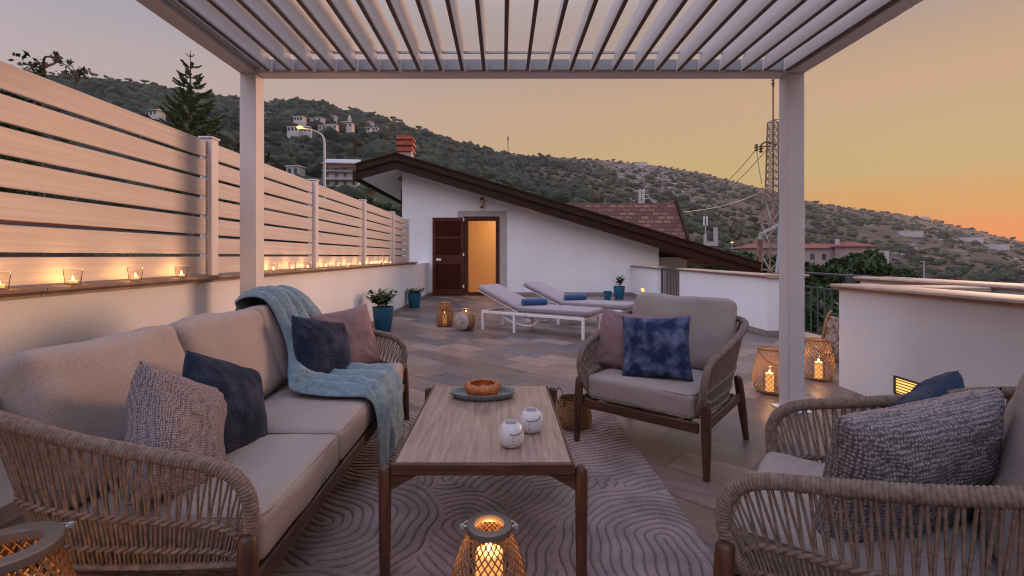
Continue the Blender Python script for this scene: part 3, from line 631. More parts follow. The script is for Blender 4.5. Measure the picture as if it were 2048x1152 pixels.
# wall lantern over the door
wlamp = thing('wall_lantern', 'small bronze carriage lamp on house wall above the doorway', 'wall lamp', (-.65, HY, 2.78))
m = MB(); m.box((-.05, -.03, 0), (.05, -.001, .32)); m.build('backplate', M_bronzeF, wlamp, bevel=.004)
m = MB(); m.lathe([(.02, -.02), (.055, 0), (.055, .03)], 12, (0, -.09, 0)); m.lathe([(.06, .22), (.06, .24), (.02, .30), (.001, .33)], 12, (0, -.09, 0)); m.build('lamp_cap', M_bronzeF, wlamp)
m = MB(); m.lathe([(.045, .031), (.052, .219)], 12, (0, -.09, 0)); m.build('glass', mat('frosted_lamp_glass', (.5, .4, .3), .3), wlamp)

# ------------------------------------------------------------------ woven furniture
def shell_sections(hw):
    e = hw - .41
    K = [(-.365, .035, .355, -.35, .05, .325), (-.40, .0, .44, -.355, .06, .32), (-.415, -.005, .54, -.36, .08, .32), (-.42, .035, .61, -.365, .12, .32), (-.427, .11, .648, -.37, .18, .32),
         (-.437, .22, .672, -.375, .26, .32), (-.455, .45, .725, -.38, .45, .32), (-.462, .62, .775, -.37, .60, .32), (-.43, .75, .805, -.33, .68, .32), (-.33, .80, .82, -.24, .70, .32)]
    Lf = [(a - e, b, c, d - e, f, g) for a, b, c, d, f, g in K]
    mid = []
    nmid = max(1, int(2 * (hw - .33) / .35))
    for i in range(1, nmid + 1):
        t = i / (nmid + 1); xt = Lf[-1][0] * (1 - 2 * t); xb = Lf[-1][3] * (1 - 2 * t); mid.append((xt, .81, .83, xb, .705, .32))
    Rt = [(-a, b, c, -d, f, g) for a, b, c, d, f, g in Lf[::-1]]
    return Lf + mid + Rt
def woven_seat(name, label, cat, loc, rz, hw, ncush):
    t = thing(name, label, cat, loc, rz)
    S = spline(shell_sections(hw), 14)           # columns: top xyz, bottom xyz
    e = hw - .41
    # closed rope-wrapped rail
    front = [(hw - .08, .045, .325), (hw - .2, .045, .315)] + [(x, .045, .31) for x in np.linspace(hw - .35, -(hw - .35), max(3, int(hw * 5)))] + [(-(hw - .2), .045, .315), (-(hw - .08), .045, .325)]
    loop = np.vstack([S[:, :3], spline(front, 8)])
    loop = resample(spline(resample(loop, .05, True), 6, True), .0022, True)
    m = MB(); m.tube(loop, .0215, 12, closed=True, ripple=(.0105, .0036)); m.build('rope_rail', M_rope, t, smooth=60)
    # lower hoop
    hoop = resample(S[:, 3:], .02); m = MB(); m.tube(hoop, .013, 8); m.build('base_hoop', M_rope, t)
    # cords
    S2 = resample(S, .02)
    arc = np.concatenate([[0], np.cumsum(np.linalg.norm(np.diff(S[:, 3:5], axis=0), axis=1))]); tot = arc[-1]
    arcT = np.concatenate([[0], np.cumsum(np.linalg.norm(np.diff(S[:, :3], axis=0), axis=1))])
    # blend both parametrisations so that cords fan out at the arm front
    par = .5 * arc / arc[-1] + .5 * arcT / arcT[-1]
    def at(u):
        u = min(max(u, 0), 1); return np.array([np.interp(u, par, S[:, k]) for k in range(6)])
    def pt(u, f): q = at(u); p = q[:3] * f + q[3:] * (1 - f); 
    def P(u, f):
        q = at(u); return q[3:] * (1 - f) + q[:3] * f
    n = int((tot * .5 + arcT[-1] * .5) / .029); m = MB(); du = 1 / n; f1, f2 = .42, .16
    for i in range(2, n - 1):
        u = i * du; h = P(u, 1)[2] - .32
        if h < .12: continue
        jit = random.uniform(-.1, .1) * du
        sag = lambda a, b, k=.004: [a, (a + b) / 2 + np.array((0, 0, 0)), b]
        for s_ in (-1, 1):
            a = P(u + s_ * .12 * du, .985); b = P(u + s_ * .46 * du + jit, f1)
            m.tube([a, (a * .5 + b * .5), b], .0043, 6, caps=False)
        for s_ in (-.22, .22):
            m.tube([P(u + s_ * du + jit, f1), P(u + s_ * du, f2), P(u + s_ * du, 0)], .0043, 6, caps=False)
    m.build('cord_webbing', M_rope, t, smooth=80)
    # plaited bands
    m = MB()
    for f in (f1, f2):
        us = [i * du for i in range(n + 1) if P(i * du, 1)[2] - .32 > .12]
        for ph in (0, math.pi):
            pts = []
            for u in np.linspace(us[0], us[-1], len(us) * 5):
                q = P(u, f); k = u / du * math.pi * 1.0 + ph; nrm_ = at(u)[:2] - at(u)[3:5]; nl = np.linalg.norm(nrm_) + 1e-6
                q = q + np.array((nrm_[0] / nl, nrm_[1] / nl, 0)) * .006 * math.sin(k) + np.array((0, 0, .006 * math.cos(k))); pts.append(q)
            m.tube(pts, .0065, 6)
    m.build('woven_band', M_rope, t, smooth=80)
    # teak frame: four legs, rails
    lx = hw + .0
    for sx in (-1, 1):
        for fy, ty, spl in ((-.02, .0, .01), (.79, .70, .03)):
            prof = np.linspace(0, 1, 9); pts = [(sx * (lx + spl * (1 - q) - .005 + (.015 if fy < 0 else 0)), fy * (1 - q) + ty * q, .447 * q) for q in prof]
            pts = pts[:-1] + [tuple(np.array(pts[-1]) - (0, 0, .016)), tuple(np.array(pts[-1]) - (0, 0, .008)), pts[-1]]
            rr = [.019, .021, .0235, .0255, .027, .0275, .0275, .027, .026, .021, .008]
            m = MB(); m.tube(pts, rr, 16); m.build('leg', M_teak, t, smooth=50)
        m = MB(); m.bar((sx * (lx), .03, .285), (sx * (lx), .70, .30), .028, .06); m.build('side_rail', M_teakh, t, bevel=.008)
    m = MB(); m.bar((-(lx - .028), .0, .275), ((lx - .028), .0, .275), .028, .062); m.build('front_rail', M_teakh, t, bevel=.008)
    m = MB(); m.bar((-(lx - .028), .70, .29), ((lx - .028), .70, .29), .028, .055); m.build('back_rail', M_teakh, t, bevel=.008)
    for x in np.linspace(-(lx - .1), lx - .1, 3 if ncush == 1 else 6): m = MB(); m.bar((x, .02, .305), (x, .70, .305), .04, .012); m.build('seat_slat', M_dark, t)
    cw = (2 * hw - .10) / ncush
    for i in range(ncush):
        cx = (i - (ncush - 1) / 2) * cw
        def piping(hx, hy, hz, r, rot, loc):
            m = MB(); a = np.linspace(0, math.pi / 2, 7); rr = r; k = .29 * r
            for sz in (-1, 1):
                P = []
                for q, (sx_, sy_) in enumerate(((1, 1), (-1, 1), (-1, -1), (1, -1))):
                    for t_ in a: P.append((sx_ * (hx - k - rr) + rr * math.cos(t_ + q * math.pi / 2), sy_ * (hy - k - rr) + rr * math.sin(t_ + q * math.pi / 2), sz * (hz - k)))
                m.tube(xf(resample(np.array(P), .03, True), rot, loc), .0038, 6, closed=True)
            return m
        V, F = rcushion(cw - .006, .70, .15, .034, (.0, .008, .012), seed=i + hw); m = MB(); m.add(xf(V, loc=(cx, .335, .388)), F); sc1 = m.build('seat_cushion', M_fabric, t, smooth=180)
        piping(cw / 2 - .003, .35, .075, .034, (0, 0, 0), (cx, .335, .388)).build('piping', M_fabric, sc1, smooth=180)
        bw_, bh_, by_ = (cw + .0, .50, .705) if ncush > 1 else (cw + .03, .52, .725)
        V, F = rcushion(bw_, bh_, .16, .06, (.008, .008, .030), seed=i + 5 + hw, wob=.007); rt = (R(70), 0, R(random.uniform(-1.5, 1.5))); m = MB(); m.add(xf(V, rt, (cx, by_, .70)), F); m.build('back_cushion', M_fabric, t, smooth=180)
        # piping seam along the top front edge of the seat cushion
        xx = cw / 2 - .012; m = MB(); ln = [(cx - xx + .03, .012, .447), (cx + xx - .03, .012, .447)]
    return t
woven_seat('outdoor_sofa', 'three seat taupe sofa with rope woven frame along left side', 'sofa', (-.74, 2.5, 0), R(90), 1.10, 3)
th1 = math.atan2(-.65, .759)
woven_seat('rope_armchair', 'rope armchair with navy and pink pillows facing the table', 'armchair', (.828, 2.955, 0), th1, .40, 1)
th2 = math.atan2(-.79, -.61)
woven_seat('rope_armchair', 'nearest rope armchair cut off by the right edge, holding knitted pillow', 'armchair', (.88, 1.68, 0), th2, .40, 1)

# pillows
pillow('chunky pale grey knitted pillow leaning at near end of sofa', M_finek, (-1.13, 1.68, .615), (R(-16), R(27), R(86)), (.44, .44, .20), 1)
pillow('dark navy plush pillow behind the knitted one on sofa', M_navy, (-1.16, 2.03, .60), (R(-24), R(24), R(78)), (.44, .44, .19), 2)
pillow('dark navy velvety pillow lying over the blue throw on sofa', M_navy, (-1.12, 3.0, .655), (R(-24), R(13), R(62)), (.43, .43, .17), 3)
pillow('dusty pink pillow at the far end of the sofa', M_pink, (-1.10, 3.40, .66), (R(-18), R(-6), R(48)), (.45, .45, .16), 4)
pillow('dusty pink pillow tucked behind navy one on armchair', M_pink, (.865, 3.36, .655), (R(-20), R(5), th1 + R(6)), (.44, .42, .15), 5)
pillow('bright mottled navy blue square pillow on the armchair facing table', M_denim, (1.00, 3.13, .655), (R(-22), R(-3), th1 + R(18)), (.44, .42, .16), 6)
pillow('chunky grey knitted pillow on the nearest right armchair', M_knit, (1.17, 1.385, .625), (R(-14), R(4), R(-166)), (.60, .46, .20), 7)
pillow('deep blue plush pillow behind the knitted one on nearest armchair', M_blueplush, (1.52, 1.76, .585), (R(-16), R(8), R(-150)), (.44, .44, .17), 8)

# throw blanket
def throw():
    secs = [((-1.66, 2.98, .80), (-1.66, 3.40, .80)), ((-1.655, 2.95, .92), (-1.65, 3.42, .91)), ((-1.57, 2.93, .985), (-1.56, 3.45, .975)), ((-1.46, 2.94, .965), (-1.43, 3.50, .93)), ((-1.37, 2.93, .82), (-1.33, 3.46, .80)),
            ((-1.29, 2.86, .67), (-1.25, 3.34, .67)), ((-1.215, 2.70, .55), (-1.14, 3.22, .54)), ((-1.14, 2.62, .50), (-1.02, 3.18, .498)), ((-.97, 2.57, .490), (-.88, 3.18, .49)), ((-.81, 2.57, .487), (-.78, 3.19, .487)),
            ((-.722, 2.58, .468), (-.715, 3.18, .468)), ((-.688, 2.58, .40), (-.682, 3.15, .40)), ((-.675, 2.58, .27), (-.67, 3.10, .28)), ((-.675, 2.60, .10), (-.67, 3.06, .13))]
    A = spline([a for a, b in secs], 8); B = spline([b for a, b in secs], 8); n = len(A); k = 54; V = []
    for i in range(n):
        t = i / (n - 1); ax = (B[i] - A[i]); ax_n = ax / np.linalg.norm(ax)
        tan = (A[min(i + 1, n - 1)] - A[max(i - 1, 0)]); tan /= np.linalg.norm(tan); nr = np.cross(ax_n, tan); nr /= np.linalg.norm(nr)
        if nr[0] + nr[2] < 0: nr = -nr
        if i < 8 and nr[0] > 0 and False: nr = -nr
        for j in range(k + 1):
            s = j / k; p = A[i] + ax * s
            w1 = .5 + .5 * math.sin(s * 26 + 3.0 * math.sin(t * 9) + 1.2); w2 = .5 + .5 * math.sin(s * 44 - t * 14 + 2 * math.sin(t * 5)); w3 = mnoise.noise(Vector((s * 4, t * 14, 3)))
            amp = .020 if t > .75 else .042
            crease = math.exp(-((t - .47) / .07) ** 2) * .02
            w1 = abs(math.sin(s * 11 + 2.2 * math.sin(t * 7) + .8 * math.sin(t * 17 + s * 5))) ** .8; w2 = abs(math.sin(s * 19 - t * 9 + 2 * math.sin(t * 6 + 1)))
            h = .008 + amp * w1 + .007 * w2 + .010 * (w3 + .5) + crease * w1
            # herringbone pleat ridges
            h += .0025 * (1 if (abs(((s * 7 + t * 16) % 1) - .5) < .09) else 0) + .0025 * (1 if (abs(((s * 7 - t * 16) % 1) - .5) < .09) else 0)
            h = .005 + h * min(1, min(s, 1 - s) * 9 + .12)
            p = p + nr * h + ax_n * .012 * mnoise.noise(Vector((t * 9, s * 2, 8)))
            V.append(p)
    F = [(i * (k + 1) + j, i * (k + 1) + j + 1, (i + 1) * (k + 1) + j + 1, (i + 1) * (k + 1) + j) for i in range(n - 1) for j in range(k)]
    root = MB(); root.add(V, F); o = root.build('throw_blanket', M_throw, smooth=180, solid=.005)
    tag(o, 'dusty blue throw draped over the sofa back and seat', 'blanket')
    # fringe at the edge over the back
    fr = MB()
    for q in range(46):
        i = int(2 * 8 + q / 46 * 20); p = np.array(V[i * (k + 1) + k]); d = np.array((.012, .028 + random.uniform(-.006, .01), -.02 - random.uniform(0, .01)))
        fr.tube([p, p + d * .5, p + d], .0018, 4)
    fr.build('fringe', M_throw, o)
throw()

# ------------------------------------------------------------------ coffee table
ct = thing('coffee_table', 'low table with pale streaked top and dark teak legs', 'table', (-.073, 1.80, 0))
m = MB(); m.box((-.333, .018, .452), (.333, 1.082, .4705)); m.build('tabletop', M_woodt, ct, bevel=.002)
m = MB(); m.box((-.347, 0, .425), (.347, .0175, .468)); m.box((-.347, 1.0825, .425), (.347, 1.10, .468)); m.box((-.347, .018, .425), (-.3335, 1.082, .468)); m.box((.3335, .018, .425), (.347, 1.082, .468)); m.build('apron', M_teakh, ct, bevel=.004)
for sx in (-1, 1):
    for y in (.012, 1.09):
        m = MB(); m.tube([(sx * .371, y, z) for z in (.0, .05, .2, .35, .43, .447, .456, .460)], [.019, .020, .0225, .0235, .0235, .0225, .017, .006], 18); m.build('leg', M_teak, ct, smooth=50)
    m = MB(); xs = (sx * .347, sx * .27)
    m.add([(sx * .347, .003, .424), (sx * .25, .003, .424), (sx * .347, .003, .37), (sx * .347, .026, .424), (sx * .25, .026, .424), (sx * .347, .026, .37)], [(0, 1, 2), (5, 4, 3), (0, 3, 4, 1), (1, 4, 5, 2), (2, 5, 3, 0)]); m.build('corner_brace', M_teakh, ct)
# tray, bowl
tr = MB()
tr.lathe([(.0, .004), (.14, .004), (.155, .010), (.168, .030), (.178, .036), (.182, .034), (.178, .022), (.160, .003), (.13, 0), (.0, 0)], 64, fn=lambda a, z: 1 + .02 * math.sin(a * 2 + .5) + (.05 * math.exp(-((a - .35) / .12) ** 2)))
o = tr.build('serving_plate', M_plate, loc=(-.11, 2.66, .471), smooth=60); o.scale = (1, .62, 1); tag(o, 'wide oval grey green plate at far end of table', 'plate')
m = MB(); f = lambda a, z: 1 + .10 * max(0, z - .02) / .06 * math.sin(a * 9)
m.lathe([(.0, 0), (.06, .001), (.085, .01), (.098, .03), (.100, .05), (.092, .066), (.080, .074), (.070, .068), (.078, .05), (.074, .03), (.05, .014), (.0, .012)], 90, fn=f)
tag(m.build('glass_bowl', M_amber, loc=(-.11, 2.665, .4755), smooth=50), 'petalled amber glass bowl sitting on the oval plate', 'bowl')
def jar(x, y, rz, label):
    t = thing('ceramic_jar', label, 'jar', (x, y, .4705), rz, 'white ceramic tealight jars')
    m = MB(); m.lathe([(.0, 0), (.03, 0), (.042, .006), (.051, .025), (.054, .045), (.051, .066), (.044, .082), (.034, .092), (.030, .097), (.0275, .0965), (.029, .088), (.036, .078), (.0, .060)], 40, fn=lambda a, z: 1 + .02 * math.sin(3 * a + 1)); m.build('body', M_ceram, t, smooth=60)
    m = MB(); m.tube(spline([(-.042, -.012, .080), (-.03, -.034, .072), (0, -.055, .062), (.035, -.042, .066), (.046, -.01, .078)], 8), .0014, 6); m.build('handle', M_dark, t)
    m = MB()
    for i in range(3): m.lathe([(0, -.001), (.0035, 0), (.0, .001)], 8, (.0, -.0545 + .001 * i, .05 - .0125 * i))
    v = np.concatenate(m.v); m.v = [v]; m.build('dots', M_dark, t)
    return t
jar(.035, 1.975, R(8), 'nearer white ceramic jar with wire handle and three dots')
jar(.128, 2.135, R(-14), 'farther white ceramic jar, just behind the other on table')

# ------------------------------------------------------------------ rug
RX0, RX1, RY0, RY1 = -1.55, .875, .55, 3.83
def rug():
    st = .0046; nx = int((RX1 - RX0) / st); ny = int((RY1 - RY0) / st)
    X, Y = np.meshgrid(np.linspace(0, RX1 - RX0, nx), np.linspace(0, RY1 - RY0, ny))
    rs = np.random.default_rng(12); cs = []
    for gx in np.arange(-.2, 3.0, .52):
        for gy in np.arange(-.2, 3.7, .46): cs.append((gx + rs.uniform(-.13, .13), gy + rs.uniform(-.13, .13), rs.uniform(.36, .62), rs.uniform(0, 6.28), rs.uniform(1.15, 1.8)))
    rs.shuffle(cs)
    Zr = np.full(X.shape, 99.); 
    base = (Y + .05 * np.sin(X * 5)) ; d = base.copy()
    Wx = X + .02 * np.sin(Y * 9) + .01 * np.sin(Y * 23 + X * 7); Wy = Y + .02 * np.sin(X * 8 + 1) + .01 * np.sin(X * 21)
    for cx, cy, r, a, el in cs:
        u = (Wx - cx) * math.cos(a) + (Wy - cy) * math.sin(a); v = -(Wx - cx) * math.sin(a) + (Wy - cy) * math.cos(a)
        q = np.where(v > 0, np.hypot(u, v / (el * .8)), np.abs(u)); msk = (q < r * .85) & (v > -r * .8); d[msk] = q[msk]
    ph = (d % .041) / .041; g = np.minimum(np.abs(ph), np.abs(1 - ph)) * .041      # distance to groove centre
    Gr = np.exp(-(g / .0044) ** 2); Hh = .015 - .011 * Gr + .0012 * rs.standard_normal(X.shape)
    edge = np.minimum(np.minimum(X, X.max() - X), np.minimum(Y, Y.max() - Y)); Hh *= np.clip(edge / .008, 0, 1) ** .5; Hh += .002
    co = np.stack([X + RX0, Y + RY0, Hh], -1).reshape(-1, 3).astype(np.float32)
    i, j = np.meshgrid(np.arange(ny - 1), np.arange(nx - 1), indexing='ij'); a = (i * nx + j).ravel(); q = np.stack([a, a + 1, a + nx + 1, a + nx], 1).astype(np.int32)
    me = bpy.data.meshes.new('area_rug'); me.vertices.add(len(co)); me.vertices.foreach_set('co', co.ravel()); me.loops.add(q.size); me.loops.foreach_set('vertex_index', q.ravel())
    me.polygons.add(len(q)); me.polygons.foreach_set('loop_start', np.arange(0, q.size, 4, dtype=np.int32)); me.update(calc_edges=True); me.shade_smooth()
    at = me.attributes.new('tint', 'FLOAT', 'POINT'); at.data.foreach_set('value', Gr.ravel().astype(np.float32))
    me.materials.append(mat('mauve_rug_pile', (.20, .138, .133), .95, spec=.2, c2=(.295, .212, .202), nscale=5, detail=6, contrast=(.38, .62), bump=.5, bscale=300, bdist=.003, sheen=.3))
    mt = MATS['mauve_rug_pile'].node_tree; bs = mt.nodes['Principled BSDF']; src = bs.inputs['Base Color'].links[0].from_socket
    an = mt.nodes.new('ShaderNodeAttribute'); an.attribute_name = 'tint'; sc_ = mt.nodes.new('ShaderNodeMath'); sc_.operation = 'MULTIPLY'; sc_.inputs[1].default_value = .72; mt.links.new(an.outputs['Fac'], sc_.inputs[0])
    mm = mt.nodes.new('ShaderNodeMix'); mm.data_type = 'RGBA'; mt.links.new(sc_.outputs[0], mm.inputs[0]); mt.links.new(src, mm.inputs[6]); mm.inputs[7].default_value = (.06, .04, .045, 1); mt.links.new(mm.outputs[2], bs.inputs['Base Color'])   # groove shade painted into the pile colour along the carved lines
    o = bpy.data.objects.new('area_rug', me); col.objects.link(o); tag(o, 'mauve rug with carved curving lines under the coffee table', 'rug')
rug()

# ------------------------------------------------------------------ lanterns, candles
def point(name, loc, e, colr=(1, .50, .16), r=.012, parent=None):
    d = bpy.data.lights.new(name, 'POINT'); d.energy = e; d.color = colr; d.shadow_soft_size = r
    o = bpy.data.objects.new(name, d); col.objects.link(o); o.location = loc
    if parent: o.parent = parent
    return o
def flame(parent, loc, s=1):
    m = MB(); m.lathe([(0, 0), (.004 * s, .004 * s), (.0055 * s, .010 * s), (.004 * s, .02 * s), (.001 * s, .03 * s)], 10); return m.build('flame', M_flame, parent, loc=loc)
def woven_lantern(label, loc, prof, nst, rs, turns=.55, ring=None, candle=(.035, .16), power=1.2, group=None, handle=True, mw=M_wicker, name='wicker_lantern', rz=0):
    t = thing(name, label, 'lantern', loc, rz, group)
    P = spline([(r, z) for r, z in prof], 8); m = MB(); zz = P[:, 1]
    sl = np.concatenate([[0], np.cumsum(np.linalg.norm(np.diff(P, axis=0), axis=1))]); sl /= sl[-1]
    for sgn, off in ((1, 0), (-1, .0022)):
        for i in range(nst):
            a = 2 * math.pi * i / nst + sgn * turns * 2 * math.pi * sl
            m.tube(np.stack([(P[:, 0] + off) * np.cos(a), (P[:, 0] + off) * np.sin(a), zz], 1), rs, 4, caps=False)
    m.build('lattice', mw, t)
    m = MB(); r0, z0 = prof[0]; m.lathe([(0, .0), (r0 + .004, 0), (r0 + .006, .012), (0, .012)], 28)
    rt, ztp = prof[-1]
    for rr, zq in ((prof[0][0] + .002, prof[0][1] + .012), (prof[1][0] + .003, prof[1][1])):
        a = np.linspace(0, 2 * math.pi, 37)[:-1]; m.tube(np.stack([rr * np.cos(a), rr * np.sin(a), a * 0 + zq], 1), .005, 6, closed=True)
    m.build('base', mw, t)
    if ring:
        ro, ri = ring; m = MB(); m.lathe([(ri, ztp), (ro, ztp), (ro + .001, ztp + .003), (ro + .001, ztp + .020), (ro - .002, ztp + .023), (ri + .002, ztp + .023), (ri, ztp + .02), (ri, ztp)], 56)
        m.f = [q for q in m.f if len(q) == 4]; m.build('rim', M_ring, t, smooth=35)
        m = MB()
        for s_ in (-1, 1):
            m.tube([(s_ * (ro + .001), 0, ztp + .012), (s_ * (ro + .014), 0, ztp + .012)], .004, 8); m.lathe([(0, -.008), (.007, -.006), (.007, .006), (0, .008)], 10, (s_ * (ro + .016), 0, ztp + .012))
        a = np.linspace(0, math.pi, 24); bail = np.stack([(ro + .018) * np.cos(a), (ro + .012) * np.sin(a), ztp + .014 - .02 * np.sin(a)], 1); m.tube(bail, .0022, 6); m.build('handle', M_steel, t)
    else:
        a = np.linspace(0, 2 * math.pi, 41)[:-1]; m = MB(); m.tube(np.stack([rt * np.cos(a), rt * np.sin(a), a * 0 + ztp], 1), .0085, 8, closed=True); m.build('rim', M_wickd, t)
        if handle:
            a = np.linspace(0, math.pi, 20); m = MB(); m.tube(np.stack([(rt + .012) * np.cos(a), -(rt + .05) * np.sin(a), ztp - .02 - .10 * np.sin(a)], 1), .003, 6); m.build('handle', M_dark, t)
    cr, chh = candle; m = MB(); m.lathe([(0, .013), (cr, .013), (cr, chh - .004), (cr - .005, chh), (cr - .012, chh - .008), (0, chh - .010)], 28); m.build('candle', M_wax, t)
    flame(t, (0, 0, chh - .006), 1.3 if chh > .12 else 1)
    m = MB(); m.lathe([(cr + .018, .013), (cr + .02, chh + .055), (cr + .0195, chh + .055), (cr + .0175, .014)], 24); m.f = [q for q in m.f if len(q) == 4]; m.build('glass', M_glass, t)
    point('candle_light', (0, 0, chh + .032), power, parent=t)
    return t
woven_lantern('bamboo lattice lantern with wide rim on rug at table foot', (-.045, 1.63, .0155), [(.095, .0), (.118, .035), (.128, .09), (.120, .17), (.094, .25), (.064, .305)], 28, .0024, .40, ring=(.076, .050), candle=(.046, .235), power=1.3)
woven_lantern('largest bamboo lantern with wide rim in the lower left corner', (-1.155, 1.12, 0), [(.10, .0), (.135, .06), (.150, .16), (.143, .30), (.118, .44), (.086, .555)], 30, .0032, .5, ring=(.10, .061), candle=(.05, .30), power=1.8, rz=R(60))
woven_lantern('tapered bamboo lantern lit on tiles just behind the pergola post', (2.45, 4.40, 0), [(.085, .0), (.118, .03), (.140, .10), (.138, .17), (.120, .27), (.102, .355), (.096, .40)], 22, .0030, .40, candle=(.034, .18), power=2.2, mw=M_bamboo, group='tapered bamboo lanterns')
woven_lantern('tapered bamboo lantern lit beside the end of the near wall', (3.20, 4.86, 0), [(.085, .0), (.118, .03), (.140, .10), (.138, .17), (.120, .27), (.102, .355), (.096, .40)], 22, .0030, .40, candle=(.034, .18), power=2.2, mw=M_bamboo, group='tapered bamboo lanterns')
woven_lantern('tall rust brown wicker lantern on tiles near the sun loungers', (-1.03, 8.55, 0), [(.115, .0), (.135, .05), (.145, .14), (.135, .24), (.110, .33), (.085, .40), (.083, .42)], 34, .0055, .6, candle=(.04, .24), power=.9, mw=M_wickd)
# carved basket lantern beside it
t = thing('carved_wood_lantern', 'round brown wicker lantern with pale carved disc on one side', 'lantern', (-.62, 8.15, 0), R(-30))
m = MB(); m.lathe([(.0, .0), (.09, .0), (.14, .04), (.165, .13), (.155, .23), (.11, .30), (.085, .31), (.083, .30), (.10, .28), (.0, .27)], 32); m.build('body', M_wickd, t)
m = MB(); V = []; nn = 30
for k, (r, d) in enumerate(((0, -.02), (.07, -.018), (.13, -.008), (.152, .01), (.148, .022), (0, .02))):
    for j in range(nn): a = 2 * math.pi * j / nn; V.append((r * math.cos(a), -.16 + d, .155 + r * math.sin(a)))
m.add(V, [(i * nn + j, i * nn + (j + 1) % nn, (i + 1) * nn + (j + 1) % nn, (i + 1) * nn + j) for i in range(5) for j in range(nn)]); m.build('carved_disc', mat('limed_wood', (.42, .35, .33), .8, c2=(.24, .18, .16), nscale=14, bump=1, bscale=30, bdist=.01, contrast=(.45, .7)), t)
m = MB(); m.tube(spline([(-.07, 0, .30), (-.06, 0, .345), (0, 0, .36), (.06, 0, .345), (.07, 0, .30)], 6), .007, 6); m.build('handle', M_wickd, t)
flame(t, (0, 0, .3)); point('candle_light', (0, -.02, .34), .5, parent=t)
# driftwood sculpture partly behind the wall
t = thing('driftwood_lantern', 'tall carved driftwood lantern half hidden behind near wall end', 'lantern', (3.95, 5.75, 0), 0)
m = MB(); m.lathe([(.0, 0), (.10, 0), (.135, .08), (.125, .22), (.10, .36), (.085, .46), (.06, .52), (.055, .51), (.0, .5)], 26, fn=lambda a, z: 1 + .08 * math.sin(3 * a + z * 9)); m.build('body', mat('driftwood', (.36, .27, .22), .85, c2=(.16, .08, .05), nscale=16, bump=1, bscale=25, bdist=.02, contrast=(.42, .6)), t)
m = MB(); m.tube(spline([(-.11, -.02, .1), (-.12, -.02, .3), (-.07, -.02, .52), (-.02, -.02, .60)], 8), .014, 8); m.build('branch', M_wickd, t)

cy = [2.19, 2.57, 3.0, 3.44, 3.90, 4.36, 4.81, 5.25, 5.68, 6.26, 6.73, 7.19, 7.72, 8.41, 8.97, 9.43, 9.86]
ords = ['first', 'second', 'third', 'fourth', 'fifth', 'sixth', 'seventh', 'eighth', 'ninth', 'tenth', 'eleventh', 'twelfth', 'thirteenth', 'fourteenth', 'fifteenth', 'sixteenth', 'seventeenth']
cy = [y for y in cy if y not in (3.90, 4.36)]
proto = None
CX = -2.298
for i, y in enumerate(cy):
    lab = '%s lit glass tealight on the fence ledge counting from the left edge' % ords[i]
    if proto is None:
        t = thing('tealight_holder', lab, 'candle', (CX, y, 1.0965), 0, 'glass tealights along the fence ledge')
        m = MB(); m.lathe([(0, .001), (.034, .001), (.036, .004), (.046, .092), (.0445, .092), (.034, .010), (0, .010)], 28); m.build('glass', M_glass, t, smooth=50)
        m = MB(); m.lathe([(0, .0105), (.021, .0105), (.0215, .026), (.0205, .026), (.020, .022), (0, .021)], 20); m.build('wax', M_wax, t)
        flame(t, (0, 0, .022), 1.0)
        m = MB(); a = np.linspace(0, 2 * math.pi, 30)[:-1]; m.tube(np.stack([.0452 * np.cos(a), .0452 * np.sin(a), a * 0 + .092], 1), .0012, 5, closed=True); m.build('rim', mat('glass_rim', (.75, .6, .5), .15), t)
        proto = t; t.scale = (.9,) * 3; kids = list(t.children); pl = point('tealight_light', (0, 0, .046), 1.15, r=.008, parent=t)
    else:
        t = proto.copy(); col.objects.link(t); t.location = (CX + random.uniform(-.008, .008), y, 1.0965); t['label'] = lab; t.rotation_euler = (0, 0, random.uniform(0, 6)); t.scale = (.9,) * 3
        for k in kids: c = k.copy(); col.objects.link(c); c.parent = t
        c = pl.copy(); col.objects.link(c); c.parent = t

# seagrass basket
bk = thing('seagrass_basket', 'brown seagrass belly basket behind the armchair leg', 'basket', (.515, 3.50, .0155 - .0155))
m = MB(); m.lathe([(0, 0), (.10, 0), (.122, .02), (.135, .06), (.137, .09), (.124, .14), (.107, .19), (.105, .215), (.099, .215), (.100, .19), (.115, .14), (.12, .08), (.0, .02)], 48, fn=lambda a, z: 1 + .012 * math.sin(a * 24) * math.cos(z * 220)); m.build('body', M_sea, bk, smooth=60)
for s_ in (-1, 1):
    m = MB(); m.tube(spline([(s_ * .106, -.045, .18), (s_ * .112, -.05, .25), (s_ * .115, -.02, .295), (s_ * .115, .02, .295), (s_ * .112, .05, .25), (s_ * .106, .045, .18)], 8), .0045, 6); m.build('handle', M_dark, bk)
bk.rotation_euler = (0, 0, R(25))

